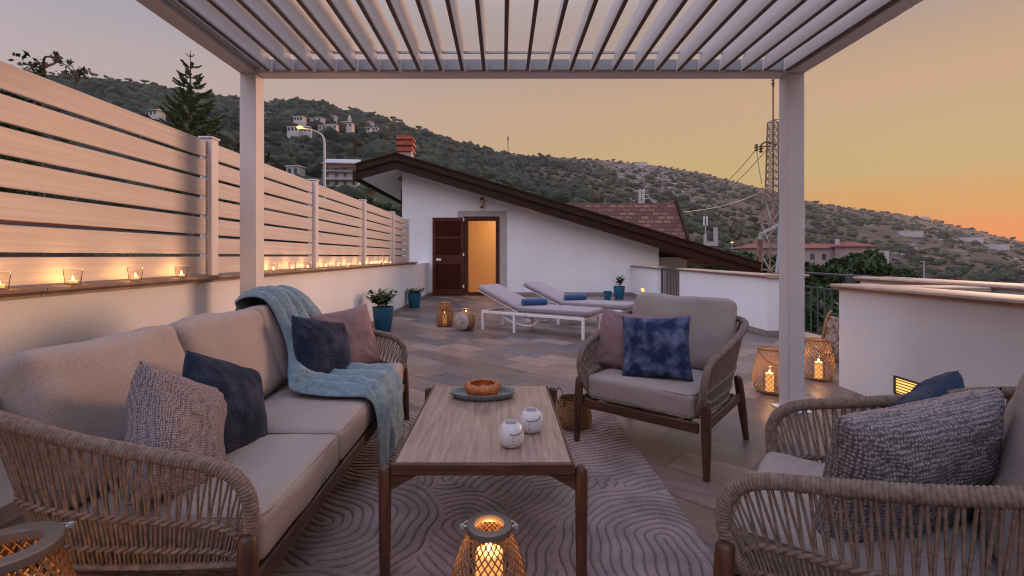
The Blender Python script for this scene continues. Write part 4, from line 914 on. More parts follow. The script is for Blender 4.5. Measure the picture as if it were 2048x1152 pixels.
# ------------------------------------------------------------------ loungers, towels, pots
def lounger(label, fx, fy, ang):
    """origin at the near head corner on the floor; local x runs head->foot"""
    t = thing('sun_lounger', label, 'sun lounger', (fx, fy, 0), ang, 'sun loungers in front of the house')
    Ln, Wd = 1.86, .66
    m = MB(); m.box((0, 0, .285), (Ln, .04, .33)); m.box((0, Wd - .04, .285), (Ln, Wd, .33)); m.box((0, .0405, .285), (.04, Wd - .0405, .33)); m.box((Ln - .04, .0405, .285), (Ln, Wd - .0405, .33)); m.build('frame', M_frameW, t, bevel=.005)
    for x in (0, .62, Ln - .045):
        for y in (0, Wd - .04): m = MB(); m.box((x, y + .001, 0), (x + .042, y + .039, .2845)); m.build('leg', M_frameW, t, bevel=.004)
    m = MB(); m.tube(spline([(.35, .05, .28), (.62, .05, .16), (.95, .05, .14), (1.1, .05, .28)], 6), .012, 8); m.tube(spline([(.35, Wd - .05, .28), (.62, Wd - .05, .16), (.95, Wd - .05, .14), (1.1, Wd - .05, .28)], 6), .012, 8); m.build('brace', M_frameW, t)
    m = MB(); m.box((.72, .05, .3305), (Ln - .05, Wd - .05, .345)); b_ = m.build('slat_base', M_frameW, t)
    V, F = rcushion(1.26, Wd - .02, .085, .03, (0, 0, .006), n=10, wob=.002); m = MB(); m.add(xf(V, loc=(.69 + .61, Wd / 2, .39)), F); m.build('mattress', M_lounge, t, smooth=180)
    an = R(22.5); V, F = rcushion(.88, Wd - .02, .08, .03, (0, 0, .006), n=10, wob=.002, seed=3); V = xf(V, loc=(-.44, 0, .0)); V = xf(V, (0, an, 0), (.72, Wd / 2, .385)); m = MB(); m.add(V, F); m.build('back_mattress', M_lounge, t, smooth=180)
    m = MB(); R_ = np.array(Euler((0, an, 0)).to_matrix())
    for y in (.03, Wd - .06): v = xf(np.array([(-.86, 0, -.06), (0, 0, -.06), (0, .03, -.06), (-.86, .03, -.06), (-.86, 0, -.042), (0, 0, -.042), (0, .03, -.042), (-.86, .03, -.042)]), (0, an, 0), (.72, y, .385)); m.add(v, [(0, 3, 2, 1), (4, 5, 6, 7), (0, 1, 5, 4), (1, 2, 6, 5), (2, 3, 7, 6), (3, 0, 4, 7)])
    m.build('back_frame', M_frameW, t)
    return t
ang = math.atan2(-.96, 1.51)
lounger('nearer white sun lounger with grey mauve mattress and raised back', -.36, 8.12, ang)
lounger('farther white sun lounger, closer to the house wall', .46, 9.05, ang)
def towel(label, x, y):
    m = MB(); n = 40; prof = []
    m.tube([(0, s, 0) for s in (-.215, -.21, -.1, 0, .1, .21, .215)], [.045, .055, .060, .060, .060, .055, .045], 20)
    m.tube([(.018, -.222, .018), (.018, -.212, .018)], .025, 14); m.tube([(-.02, -.221, -.01), (-.02, -.212, -.01)], .02, 14)
    o = m.build('rolled_towel', M_towel, loc=(x, y, .492), smooth=60); o.rotation_euler = (0, 0, R(-74)); tag(o, label, 'towel', 'rolled towels on the loungers')
ca, sa = math.cos(ang), math.sin(ang)
for (fx, fy, lab) in ((-.36, 8.12, 'rolled royal blue towel on the nearer sun lounger'), (.46, 9.05, 'rolled royal blue towel on the farther sun lounger')):
    lx_, ly_ = .84, .33; towel(lab, fx + lx_ * ca - ly_ * sa, fy + lx_ * sa + ly_ * ca)

def leafplant(mb, n, spread, h, ll, lw, z0, seed, droop=.3, stems=12):
    rs = random.Random(seed)
    for s in range(stems):
        a = rs.uniform(0, 6.28); sp = rs.uniform(.1, 1) * spread; hh = h * rs.uniform(.55, 1); base = np.array((.03 * math.cos(a), .03 * math.sin(a), z0)); tip = np.array((sp * math.cos(a), sp * math.sin(a), z0 + hh))
        midp = (base + tip) / 2 + np.array((0, 0, hh * .15)); P = spline([base, midp, tip], 6); mb.tube(P, .003, 4)
        for k in range(n):
            t = .25 + .75 * (k + 1) / n; p = P[int(t * (len(P) - 1))]; b = rs.uniform(0, 6.28); el = rs.uniform(-.2, .9)
            d = np.array((math.cos(b) * math.cos(el), math.sin(b) * math.cos(el), math.sin(el))); sd_ = np.cross(d, (0, 0, 1)); sd_ /= np.linalg.norm(sd_) + 1e-6; L_ = ll * rs.uniform(.7, 1.2); W_ = lw * rs.uniform(.8, 1.2)
            up = np.cross(sd_, d)
            mb.add([p, p + d * L_ * .35 + sd_ * W_, p + d * L_ * .4 - up * W_ * .25, p + d * L_ * .35 - sd_ * W_, p + d * L_ * .75 + sd_ * W_ * .7 - up * L_ * .08, p + d * L_ * .75 - sd_ * W_ * .7 - up * L_ * .08, p + d * L_ - up * L_ * droop * .5], [(0, 1, 2), (0, 2, 3), (1, 4, 2), (2, 5, 3), (2, 4, 6), (2, 6, 5)])
def pot(name, label, loc, r, h, m_, plant=None, seed=0, rim=False):
    t = thing(name, label, 'plant pot' if plant else 'pot', loc)
    m = MB(); m.lathe([(0, 0), (r * .66, 0), (r * .72, .01), (r * .93, h * .6), (r, h * .97), (r * 1.02, h), (r * .92, h), (r * .9, h * .9), (0, h * .9)], 40); m.build('pot', m_, t, smooth=50)
    m = MB(); m.lathe([(0, h * .905), (r * .89, h * .905)], 20); m.build('soil', M_soil, t)
    if plant:
        m = MB(); leafplant(m, seed=seed, z0=h * .9, **plant[0]); m.build('foliage', plant[1], t, smooth=0)
    return t
pot('potted_plant', 'largest textured blue pot with leafy green plant by left wall', (-1.99, 8.0, 0), .175, .41, M_potb, (dict(n=9, spread=.30, h=.30, ll=.12, lw=.026, stems=26), M_leaf), 3)
pot('potted_plant', 'plain blue pot with small trailing pale plant by the shutter', (-2.13, 11.6, 0), .165, .36, M_potp, (dict(n=9, spread=.26, h=.13, ll=.07, lw=.016, stems=34), M_leafl), 5)
pot('potted_plant', 'blue pot with upright sprig in corner of house wall', (3.38, 13.9, 0), .165, .38, M_potp, (dict(n=8, spread=.17, h=.34, ll=.10, lw=.03, stems=12), M_leaf), 8)
pot('empty_pot', 'small empty blue pot left of the potted sprig', (3.02, 13.8, 0), .115, .24, M_potp)

# ------------------------------------------------------------------ LANDSCAPE
rp = [(-900, 60), (-300, 90), (0, 150), (60, 150), (120, 152), (240, 165), (330, 178), (400, 190), (480, 203), (530, 208), (590, 206), (640, 212), (700, 222), (760, 236), (800, 250), (850, 268), (900, 284), (950, 296), (1000, 305), (1050, 311), (1110, 315), (1200, 320), (1300, 330), (1400, 346), (1480, 366), (1540, 382), (1600, 398), (1650, 410), (1700, 417), (1800, 429), (1860, 440), (1920, 455), (1960, 463), (2000, 474), (2048, 484), (2150, 492), (2500, 498), (3500, 505)]
RPX = np.array([a for a, b in rp], float); RPY = np.array([b for a, b in rp], float)
DX = np.array([-900, 0, 500, 1005, 1500, 2048, 2800], float); DD = np.array([380, 430, 520, 620, 700, 880, 1000], float)
def vnoise(x, y, s, seed=0):
    x = x / s + seed * 13.7; y = y / s + seed * 7.1; xi = np.floor(x).astype(int); yi = np.floor(y).astype(int); fx = x - xi; fy = y - yi; fx = fx * fx * (3 - 2 * fx); fy = fy * fy * (3 - 2 * fy)
    def h(i, j): q = (i * 374761393 + j * 668265263 + seed * 1442695) & 0x7fffffff; q = (q ^ (q >> 13)) * 1274126177 & 0x7fffffff; return ((q ^ (q >> 16)) & 0xffff) / 65535.
    return (h(xi, yi) * (1 - fx) + h(xi + 1, yi) * fx) * (1 - fy) + (h(xi, yi + 1) * (1 - fx) + h(xi + 1, yi + 1) * fx) * fy
def H(x, y):
    x = np.asarray(x, float); y = np.maximum(np.asarray(y, float), 1.); px = 1005 + 960 * np.clip(x / y, -2.6, 2.6)
    D = np.interp(px, DX, DD); zr = 1.25 + (512 - np.interp(px, RPX, RPY)) / 960 * D
    z0 = np.interp(px, [0, 700, 1300, 2048], [-4, -6, -9, -14]); Y0 = 22.
    s = (y - Y0) / (D - Y0); sc = np.clip(s, 0, 1)
    pr = np.interp(px, [0, 900, 1400, 2048], [1.05, 1.15, 1.35, 1.6])
    z = z0 + (zr - z0) * sc ** pr
    amp = np.clip(sc * 4, 0, 1) * np.clip((1 - sc) * 6, 0, 1)
    z = z + amp * (14 * (vnoise(x, y, 110, 1) - .5) + 6 * (vnoise(x, y, 38, 2) - .5) + 2.0 * (vnoise(x, y, 13, 3) - .5))
    z = np.where(s > 1, zr - (s - 1) * D * .35, z)
    return z
def terrain():
    az = np.tan(np.linspace(math.atan(-2.5), math.atan(2.5), 420)); ts = np.concatenate([np.linspace(0, 1, 190) ** 1.35, 1 + np.array([.004, .01, .03, .1, .25, .5])])
    px = 1005 + 960 * az; D = np.interp(px, DX, DD); Yg = 20 + ts[:, None] * (D[None, :] - 20); Xg = Yg * az[None, :]; Z = H(Xg, Yg)
    dry = np.clip((px[None, :] - 780) / 420 + (vnoise(Xg, Yg, 60, 4) - .5) * .8, 0, 1); sc = (Yg - 20) / (D - 20)[None, :]
    rock = np.clip(1 - np.abs(px[None, :] - 1300) / 230, 0, 1) * np.clip((sc - .35) * 3, 0, 1) + .6 * np.clip(1 - np.abs(px[None, :] - 1900) / 220, 0, 1) * np.clip((sc - .3) * 4, 0, 1)
    n, k = Yg.shape; co = np.stack([Xg, Yg, Z], -1).reshape(-1, 3).astype(np.float32); i, j = np.meshgrid(np.arange(n - 1), np.arange(k - 1), indexing='ij'); a = (i * k + j).ravel(); q = np.stack([a, a + 1, a + k + 1, a + k], 1).astype(np.int32)
    me = bpy.data.meshes.new('hillside'); me.vertices.add(len(co)); me.vertices.foreach_set('co', co.ravel()); me.loops.add(q.size); me.loops.foreach_set('vertex_index', q.ravel()); me.polygons.add(len(q)); me.polygons.foreach_set('loop_start', np.arange(0, q.size, 4, dtype=np.int32)); me.update(calc_edges=True); me.shade_smooth()
    for nm, arr in (('dry', dry), ('rock', np.clip(rock, 0, 1))): at = me.attributes.new(nm, 'FLOAT', 'POINT'); at.data.foreach_set('value', arr.ravel().astype(np.float32))
    me.materials.append(M_hill); o = bpy.data.objects.new('hillside', me); col.objects.link(o); struct(o, 'wooded and rocky hillside sloping down to the right')
terrain()
m = MB(); m.add([(-4000, -4000, -14.5), (4000, -4000, -14.5), (4000, 5000, -14.5), (-4000, 5000, -14.5)], [(0, 1, 2, 3)]); gp = m.build('ground', MATS['soil'] if False else mat('dry_ground', (.09, .075, .05), .95, c2=(.13, .10, .075), nscale=.02), smooth=0); struct(gp)

def hillpoint(px, py):
    """where the line of sight through a point of the photo meets the slope"""
    a = (px - 1005) / 960; D = float(np.interp(px, DX, DD)); Y = np.linspace(35, D, 1500); z = H(Y * a, Y); el = (z - 1.25) / Y; tgt = (512 - py) / 960
    i = int(np.argmax(el >= tgt)) if (el >= tgt).any() else len(Y) - 1
    return float(Y[i] * a), float(Y[i]), float(z[i])
import bmesh
def ico(sub):
    bm = bmesh.new(); bmesh.ops.create_icosphere(bm, subdivisions=sub, radius=1); bm.verts.ensure_lookup_table()
    V = np.array([v.co[:] for v in bm.verts]); F = np.array([[v.index for v in f.verts] for f in bm.faces]); bm.free(); return V, F
def blobs(name, mtl, items, sub, label, kind='stuff', rough=.22, variants=6):
    V0, F0 = ico(sub); Vs = []
    for k in range(variants):
        r = 1 + rough * rng.standard_normal(len(V0)) * .5 + np.array([.45 * mnoise.noise(Vector(v * 1.7) + Vector((k * 9, 0, 0))) + .3 * mnoise.noise(Vector(v * 4) + Vector((k * 5, 3, 0))) for v in V0]); Vs.append(V0 * r[:, None])
    n = len(items); nv = len(V0); P = np.zeros((n, nv, 3)); tint = np.zeros((n, nv))
    for i, (x, y, z, rx, rz_, t) in enumerate(items):
        a = random.uniform(0, 6.28); c, s_ = math.cos(a), math.sin(a); v = Vs[i % variants]; q = np.stack([v[:, 0] * c - v[:, 1] * s_, v[:, 0] * s_ + v[:, 1] * c, v[:, 2]], 1) * np.array((rx, rx, rz_)); P[i] = q + np.array((x, y, z)); tint[i] = t
    P = P.reshape(-1, 3).astype(np.float32); F = (F0[None] + (np.arange(n) * nv)[:, None, None]).reshape(-1, 3).astype(np.int32)
    me = bpy.data.meshes.new(name); me.vertices.add(len(P)); me.vertices.foreach_set('co', P.ravel()); me.loops.add(F.size); me.loops.foreach_set('vertex_index', F.ravel()); me.polygons.add(len(F)); me.polygons.foreach_set('loop_start', np.arange(0, F.size, 3, dtype=np.int32)); me.update(calc_edges=True)
    at = me.attributes.new('tint', 'FLOAT', 'POINT'); at.data.foreach_set('value', tint.ravel().astype(np.float32)); me.shade_smooth(); me.materials.append(mtl)
    o = bpy.data.objects.new(name, me); col.objects.link(o); tag(o, label, 'woodland' if 'wood' in name else 'scrub', kind=kind); return o
def scatter(n, pxr, dens, rad, smin=.06, smax=1.0, pw=.8):
    out_ = []
    px = rng.uniform(pxr[0], pxr[1], n); s = rng.uniform(smin ** pw, smax ** pw, n) ** (1 / pw); D = np.interp(px, DX, DD); Y = 22 + s * (D - 22); X = (px - 1005) / 960 * Y; Z = H(X, Y)
    for i in range(n):
        if rng.uniform() > dens(px[i], s[i], X[i], Y[i]): continue
        if X[i] < 12 and X[i] > -8 and Y[i] < 34: continue
        if any(abs(X[i] - a * (Y[i] / b)) < c and b - 16 < Y[i] < b + 3 for a, b, c in CLEAR): continue
        r = rad(px[i], s[i]) * float(np.clip(rng.lognormal(-.08, .42), .4, 2.3)); r *= 1 - .5 * float(np.clip((s[i] - .8) / .15, 0, 1)); out_.append((X[i], Y[i], Z[i] + r * .3, r, r * rng.uniform(.65, .95), rng.uniform(0, 1)))
    return out_
clump = lambda x, y, s=45, k=6: float(vnoise(np.array(x), np.array(y), s, k))
gaps = [(560, 250, 720, 275), ]
# pale rocks and terraces
rk = []
for i in range(300):
    if i < 230: px, py = rng.normal(1330, 90), rng.uniform(335, 430)
    else: px, py = rng.uniform(1780, 2040), rng.uniform(440, 520)
    rr = float(np.interp(px, RPX, RPY)); 
    if py < rr + 6: continue
    x, y, z = hillpoint(px, py); r = rng.uniform(.5, 1.9) * (1.6 if i >= 300 else 1); rk.append((x, y, z + .1, r * (2.4 if i >= 300 else 1), r * .55, rng.uniform(0, 1)))
M_rock = tint_mat('limestone', (.17, .14, .13), (.34, .29, .27), bscale=1, bdist=.4)
blobs('rock_outcrops', M_rock, rk, 2, 'pale limestone outcrops scattered on the dry slope', rough=.35)

# ridge pines (individuals)
pine = thing('ridge_pine', 'small dark umbrella pine on the skyline of the hill', 'tree', (0, 0, 0), 0, 'pines along the hill skyline')
m = MB(); m.tube([(0, 0, -1.5), (.1, 0, 2), (0, 0, 4.6)], [.32, .22, .15], 6); m.build('trunk', M_bark, pine)
V0, F0 = ico(2)
def crown(seed):
    rs = np.random.default_rng(seed); V = []; F = []; tt = []; o = 0
    for k in range(9):
        c = np.array((rs.normal(0, 1.3), rs.normal(0, 1.3), 5 + rs.normal(0, .5))); q = V0 * (1 + .25 * rs.standard_normal((len(V0), 1))) * np.array((1.5, 1.5, .95)) * rs.uniform(.7, 1.15) + c; V.append(q); F += [tuple(i + o for i in f) for f in F0]; o += len(V0); tt += [rs.uniform(0, 1)] * len(V0)
    return np.concatenate(V), F, tt
V, F, tt = crown(1); m = MB(); m.add(V, F); m.build('crown', M_ridge, pine, tint=tt)
V, F, tt = crown(2); m = MB(); m.add(V, F); cr2 = m.build('crown', M_ridge, pine, tint=tt); crm2 = cr2.data; bpy.data.objects.remove(cr2)
kids = list(pine.children)
pxs = [545, 556, 568, 583, 590, 597, 604, 612, 618, 626, 635, 643, 651, 664, 671, 697, 705, 720, 745, 770, 787, 793, 797, 832, 841, 850] + list(range(865, 1560, 13)) + list(range(1620, 2048, 8)) + list(range(30, 330, 26))
first = True
for px in pxs:
    px = px + (random.uniform(-4, 4) if px < 860 else random.uniform(-14, 14)); D = float(np.interp(px, DX, DD)); x = (px - 1005) / 960 * D; z = float(H(np.array(x), np.array(D * .998)))
    sc = random.uniform(.6, 1.15) * (1.05 if px < 860 else .62) * (1.5 if px > 1620 else 1.15) * (random.choice((.8, 1, 1, 1.5)) if px > 860 else .85)
    if first: t = pine; first = False
    else:
        t = pine.copy(); col.objects.link(t)
        for k in kids:
            c = k.copy(); col.objects.link(c); c.parent = t
            if k.name.startswith('crown') and random.random() < .5: c.data = crm2
    t.location = (x, D * .998, z - (3.6 if px > 860 else 0.3) * sc); t.rotation_euler = (0, 0, random.uniform(0, 6.28)); t.scale = (sc, sc, sc * random.uniform(.8, 1.15))

# houses on the hill
CLEAR = []
def house(name, label, px, py, wd, dp, ht, rz=0, wm=M_whitew, roof=None, nwin=3, nfl=1, lift=0, group=None, cat='house', Yfix=None, pxs_=0):
    if Yfix is None:
        x, y, z = hillpoint(px, py); CLEAR.append((x, y, max(wd, 6) * .8))
        if pxs_: k_ = y / 960 * pxs_; wd *= k_; dp *= k_; ht *= k_
    else: y = Yfix; x = (px - 1005) / 960 * y; z = 1.25 + (512 - py) / 960 * y
    t = thing(name, label, cat, (x, y - dp / 2, z - .5 + lift), rz, group)
    m = MB(); m.box((-wd / 2, -dp / 2, -2.5), (wd / 2, dp / 2, ht)); m.build('wall', wm, t, smooth=0)
    if roof == 'flat': m = MB(); m.box((-wd / 2 - .2, -dp / 2 - .2, ht + .01), (wd / 2 + .2, dp / 2 + .2, ht + .35)); m.build('roof', wm, t)
    elif roof:
        e = .5; m = MB(); h2 = ht + (1.15 if dp > 7 else 1.0)
        m.add([(-wd / 2 - e, -dp / 2 - e, ht + .01), (wd / 2 + e, -dp / 2 - e, ht + .01), (wd / 2 + e, dp / 2 + e, ht + .01), (-wd / 2 - e, dp / 2 + e, ht + .01), (-wd / 2 + dp * .3, 0, h2), (wd / 2 - dp * .3, 0, h2)], [(0, 1, 5, 4), (1, 2, 5), (2, 3, 4, 5), (3, 0, 4), (3, 2, 1, 0)]); m.build('roof', roof, t, smooth=0)
    for fl_ in range(nfl):
        zc = (fl_ + .5) * ht / nfl
        for i in range(nwin):
            xc = -wd / 2 + (i + .5) * wd / nwin; m = MB(); m.box((xc - .45, -dp / 2 - .03, zc - .5), (xc + .45, -dp / 2 - .005, zc + .8)); m.build('window', M_win, t)
    return t
spots = [(575, 247, 10, 'white villa with flat roof at the left of the hill village'), (603, 250, 8, 'pale villa right beside the flat roofed one on hill'), (635, 250, 14, 'long low white building in the upper hill village'), (668, 246, 7, 'small white house at right of upper village row'), (592, 272, 8, 'white house below the glowing street lamp head'), (615, 272, 8, 'second low white house behind the street lamp arm'), (654, 268, 9, 'greyish house just left of church on hill'), (668, 266, 8, 'white house with bright light beside the church'), (740, 252, 12, 'long thin pale building above the village right end'), (738, 268, 7, 'small white block right of the church on hill'), (752, 268, 9, 'white terraced block midway right of the church'), (769, 264, 9, 'rightmost white block of the hill village'), (852, 258, 8, 'lone pale house on hill right of the brick chimney'), (450, 240, 14, 'pinkish house on hill left of pergola post'), (318, 242, 9, 'white house on the slope left of the conifer'), (254, 214, 9, 'pale house highest on the left slope'), (540, 236, 7, 'tiny pale house just right of the pergola post')]
for px, py, wd, lab in spots:
    wp = house('hill_house', lab, px, py, wd * .55, 3.4, 1.5 if wd > 9 else 2.0, rz=R(random.uniform(-15, 15)), roof='flat' if random.random() < .6 else M_pinkw, nwin=3, nfl=1, group='houses of the hill village', lift=1.2)
chh = house('hill_church', 'white church with bell tower in the hill village', 697, 264, 6, 4, 3.2, roof=M_pinkw, nwin=3, nfl=1, cat='church', lift=1)
m = MB(); m.box((.8, -1.7, 3.2), (2.2, -.3, 5.4)); m.box((1.0, -1.5, 5.4), (2.0, -.5, 6.2)); m.lathe([(.5, 6.2), (.4, 6.6), (0, 7.2)], 12, (1.5, -1.0, 0)); m.build('bell_tower', M_whitew, chh)
for k, (px, py, lab) in enumerate([(1845, 434, 'long low greenhouse on the right skyline'), (1815, 466, 'pale terrace building left of the white farm roofs'), (1935, 478, 'long white farm shed on the right slope'), (1985, 492, 'white farm roofs at the far right slope'), (1280, 327, 'tiny white hut on the middle ridge')]):
    house('hill_house', lab, px, py + 3, 16 if k else 14, 6, 2.4, roof='flat', nwin=0, lift=.5, group='farm buildings on the dry slope')
# three-storey white house
bw = house('apartment_house', 'white three storey house with terracotta awning left of brown roof', 700, 372, 11.0, 9, 7.6, nwin=4, nfl=3, wm=M_whitew, roof=None, rz=R(6), cat='house', lift=-1)
ksc = -bw.location.y / 150 * -1; bw.scale = (ksc * .95,) * 3; CLEAR[-1] = CLEAR[-1][:2] + (14,)
m = MB(); m.box((-6, -5.2, 7.61), (6, 4.6, 7.9)); m.add([(-5.8, -4.4, 7.91), (5.8, -4.4, 7.91), (5.8, 4.4, 7.91), (-5.8, 4.4, 7.91), (-5.4, 0, 10.0), (5.4, 0, 10.0)], [(0, 1, 5, 4), (1, 2, 5), (2, 3, 4, 5), (3, 0, 4)]); m.build('roof', M_pale, bw, smooth=0)
m = MB(); m.add([(-5.0, -5.9, 6.3), (5.0, -5.9, 6.3), (5.0, -4.55, 7.2), (-5.0, -4.55, 7.2)], [(0, 1, 2, 3)]); m.build('awning', M_redroof, bw, solid=.1)
for z in (2.4, 5.0):
    m = MB(); m.box((-5.5, -5.9, z), (5.5, -4.53, z + .18)); bl = m.build('balcony', M_whitew, bw)
    m = MB(); m.bar((-5.5, -5.85, z + 1.1), (5.5, -5.85, z + 1.1), .08)
    for i in range(23): m.bar((-5.5 + i * .5, -5.85, z + .18), (-5.5 + i * .5, -5.85, z + 1.1), .04)
    m.build('balustrade', M_pale, bl)
house('stone_hut', 'small square stone house above the fence', 597, 350, 26, 24, 20, wm=M_pale, roof='flat', nwin=2, pxs_=1, rz=R(-8), cat='house', lift=-.5)
house('ruined_hut', 'small pale ruined hut above the far fence panels', 745, 410, 18, 20, 22, wm=M_pale, roof=None, nwin=1, pxs_=1, rz=R(20), cat='house', lift=-.6)
# pink villa, right
pv = house('pink_villa', 'long pink villa with red tiled roof behind the lattice tower', 1555, 532, 23, 9, 4.0, wm=M_pinkw, roof=M_redroof, nwin=9, nfl=1, Yfix=115, cat='house', lift=.6)
pv2 = house('pink_villa', 'pink villa wing with hipped red roof and white annex', 1672, 531, 6.6, 8, 4.2, wm=M_pinkw, roof=M_redroof, nwin=3, nfl=1, Yfix=110, cat='house', lift=.5)
m = MB(); m.box((3.4, -3.2, -5), (6.3, 3, 3.3)); m.build('annex', M_whitew, pv2)
m = MB(); m.box((3.7, -3.7, -3), (6.0, -3.21, -.4)); m.build('porch', M_pinkw, pv2); m = MB(); m.lathe([(.0, 0), (.55, 0), (.55, 1.4), (.4, 1.8), (0, 2)], 16, (4.7, -3.72, -3)); m.build('arch', M_win, pv2)
m = MB(); m.box((-3.3, -1, 4.6), (-2.7, -.4, 5.9)); m.build('chimney', M_whitew, pv2)

woods = scatter(15000, (-450, 1250), lambda px, s, x, y: np.clip(1.25 - (px - 850) / 300, 0, 1), lambda px, s: 1.5 + 1.7 * s)
blobs('woodland', M_wood, woods, 2, 'dense dark green woodland covering the left hillside', rough=.30)
scrub = scatter(13000, (850, 2500), lambda px, s, x, y: (.34 + 2.0 * max(0, clump(x, y) - .42)) * (1.3 - .5 * s) * (1 if px > 1150 else .7), lambda px, s: 1.0 + 1.6 * s, pw=.7)
blobs('scrub_bushes', M_scrub, scrub, 2, 'scattered grey green bushes over the dry right hillside', rough=.30)
# ---- near trees
def leaf_cloud(cs, n, size, seed, flat=1.0):
    """cs: list of (centre, radius xyz); returns verts, faces, tint of small leaf clumps in a volume"""
    rs = np.random.default_rng(seed); V = np.zeros((0, 3)); allV = []; tints = []
    per = n // len(cs)
    for c, r in cs:
        d = rs.standard_normal((per, 3)); d /= np.linalg.norm(d, axis=1, keepdims=True); rad = rs.uniform(.45, 1.05, (per, 1)); p = np.array(c) + d * rad * np.array(r)
        a = rs.standard_normal((per, 3)); a /= np.linalg.norm(a, axis=1, keepdims=True); b = np.cross(a, rs.standard_normal((per, 3))); b /= np.linalg.norm(b, axis=1, keepdims=True)
        s = size * rs.uniform(.6, 1.4, (per, 1)); q = np.stack([p - a * s, p + b * s * .5, p + a * s, p - b * s * .5], 1); allV.append(q.reshape(-1, 3)); ti = rs.uniform(0, .5) + rs.uniform(0, .5, per); tints.append(np.repeat(ti, 4))
    V = np.concatenate(allV); F = np.arange(len(V)).reshape(-1, 4); return V, [tuple(f) for f in F], np.concatenate(tints)
def leafy_tree(label, x, y, zb, ht, rad, seed, n=2600, size=.14, cat='tree', name='garden_tree', mtl=None, group=None):
    t = thing(name, label, cat, (x, y, zb), 0, group); rs = random.Random(seed)
    cs = []
    for k in range(9):
        a = rs.uniform(0, 6.28); q = rs.uniform(.1, .75) * rad; cs.append(((q * math.cos(a), q * math.sin(a), ht * rs.uniform(.5, .9)), (rad * rs.uniform(.35, .6),) * 2 + (ht * rs.uniform(.12, .22),)))
    m = MB(); m.tube([(0, 0, 0), (.05 * rad, 0, ht * .35), (0, .04, ht * .6)], [rad * .08, rad * .06, rad * .03], 8)
    for c, r in cs[:6]: m.tube(spline([(0, 0, ht * .3), (c[0] * .5, c[1] * .5, ht * .48), c], 4), [rad * .035] * 4 + [rad * .025] * 4 + [rad * .012], 6)
    m.build('trunk', M_bark, t)
    V, F, ti = leaf_cloud(cs, n, size, seed); m = MB(); m.add(V, F); m.build('crown', mtl or M_nearleaf, t, smooth=0, tint=ti)
    return t
gl = [(1618, 570, 12, 1.6, 4), (1655, 585, 11, 1.4, 3.4), (1640, 508, 34, 1.7, 5), (1690, 512, 38, 1.9, 5), (1740, 500, 42, 2.3, 6), (1790, 518, 36, 1.6, 5), (1345, 560, 19, 1.6, 4), (1612, 532, 26, 1.1, 4), (1500, 503, 60, 3, 5), (1560, 512, 50, 2.4, 6), (1440, 498, 70, 4, 5)]
glab = ['bright green shrub right behind the railing bars', 'low leafy shrub beside the railing post', 'dark round tree below the pink villa', 'yellowish green tree below the villa wing', 'tallest dark tree right of the pink villa', 'bushy tree right of the arched porch', 'dark shrub seen through the garden gate', 'dark shrub just right of the pergola post', 'dark green tree between brown roof end and tower', 'dark tree behind the foot of lattice tower', 'broad dark tree behind the end of the brown roof']
for k, (px, py, Y, rad, ht) in enumerate(gl):
    x = (px - 1005) / 960 * Y; zt_ = 1.25 + (512 - py) / 960 * Y - (ht * .05)
    leafy_tree(glab[k], x, Y, zt_ - ht, ht, rad, 40 + k, n=5200 if Y < 20 else 4200, size=.10 if Y < 20 else .26)
for k, (px, Y, ht, rad, top, lab) in enumerate([(545, 70, 9, 5, 352, 'bright green tree right behind the second fence panel'), (640, 80, 8, 6, 372, 'green tree in front of the street lamp pole'), (690, 60, 6, 4, 398, 'green tree below the white three storey house'), (740, 55, 5, 3.5, 400, 'dark tree beside the brown eave'), (455, 50, 9, 4, 300, 'dark green tree at the foot of the conifer'), (590, 75, 8, 5.5, 362, 'dense green tree left of the stone house')]):
    x = (px - 1005) / 960 * Y; zt_ = 1.25 + (512 - top) / 960 * Y; leafy_tree(lab, x, Y, zt_ - ht, ht, rad, 70 + k, n=5200, size=.30)
leafy_tree('dense green tree top rising above the fence at left edge', -12.75, 12.3, -2, 7.9, .8, 90, n=5000, size=.09)

# bare branching trees above the fence
def bare_tree(label, base, limbs, seed, tuft=.35, name='bare_branched_tree'):
    t = thing(name, label, 'tree', base); m = MB(); rs = random.Random(seed); cs = []
    for P, r0, r1 in limbs:
        Q = spline(P, 6); m.tube(Q, np.linspace(r0, r1, len(Q)), 7); cs.append((P[-1], (tuft, tuft, tuft * .6)))
        if len(P) > 2: cs.append((tuple((np.array(P[-1]) + np.array(P[-2])) / 2 + np.array((.1, 0, .1))), (tuft * .7, tuft * .7, tuft * .4)))
    m.build('trunk', M_bark, t)
    V, F, ti = leaf_cloud(cs, 15 * len(cs), .055, seed); m = MB(); m.add(V, F); m.build('crown', mat('olive_leaf', (.05, .055, .03), .8, c2=(.09, .08, .045), nscale=2), t, smooth=0, tint=ti)
Yb = 13.0
def q3(px, py, Y=Yb, o=(0, 0, 0)): return ((px - 1005) / 960 * Y - o[0], Y - o[1], 1.25 + (512 - py) / 960 * Y - o[2])
b0 = q3(80, 420)
L3 = lambda px, py, dy=0: tuple(np.array(q3(px, py)) - np.array(b0) + np.array((0, dy, 0)))
bare_tree('sparse tree with bare forked branches above the fence', b0, [([L3(80, 420), L3(78, 300), L3(80, 150)], .12, .06), ([L3(80, 150), L3(88, 135), L3(96, 120, .2), L3(97, 112, .2)], .05, .02), ([L3(88, 135), L3(105, 120, -.2), L3(118, 118)], .035, .015), ([L3(80, 150), L3(70, 135, .3), L3(66, 128)], .04, .015), ([L3(80, 150), L3(58, 142), L3(50, 127, .2)], .04, .012), ([L3(105, 120), L3(125, 128), L3(138, 132)], .02, .008)], 3, .16)
b0 = q3(150, 420)
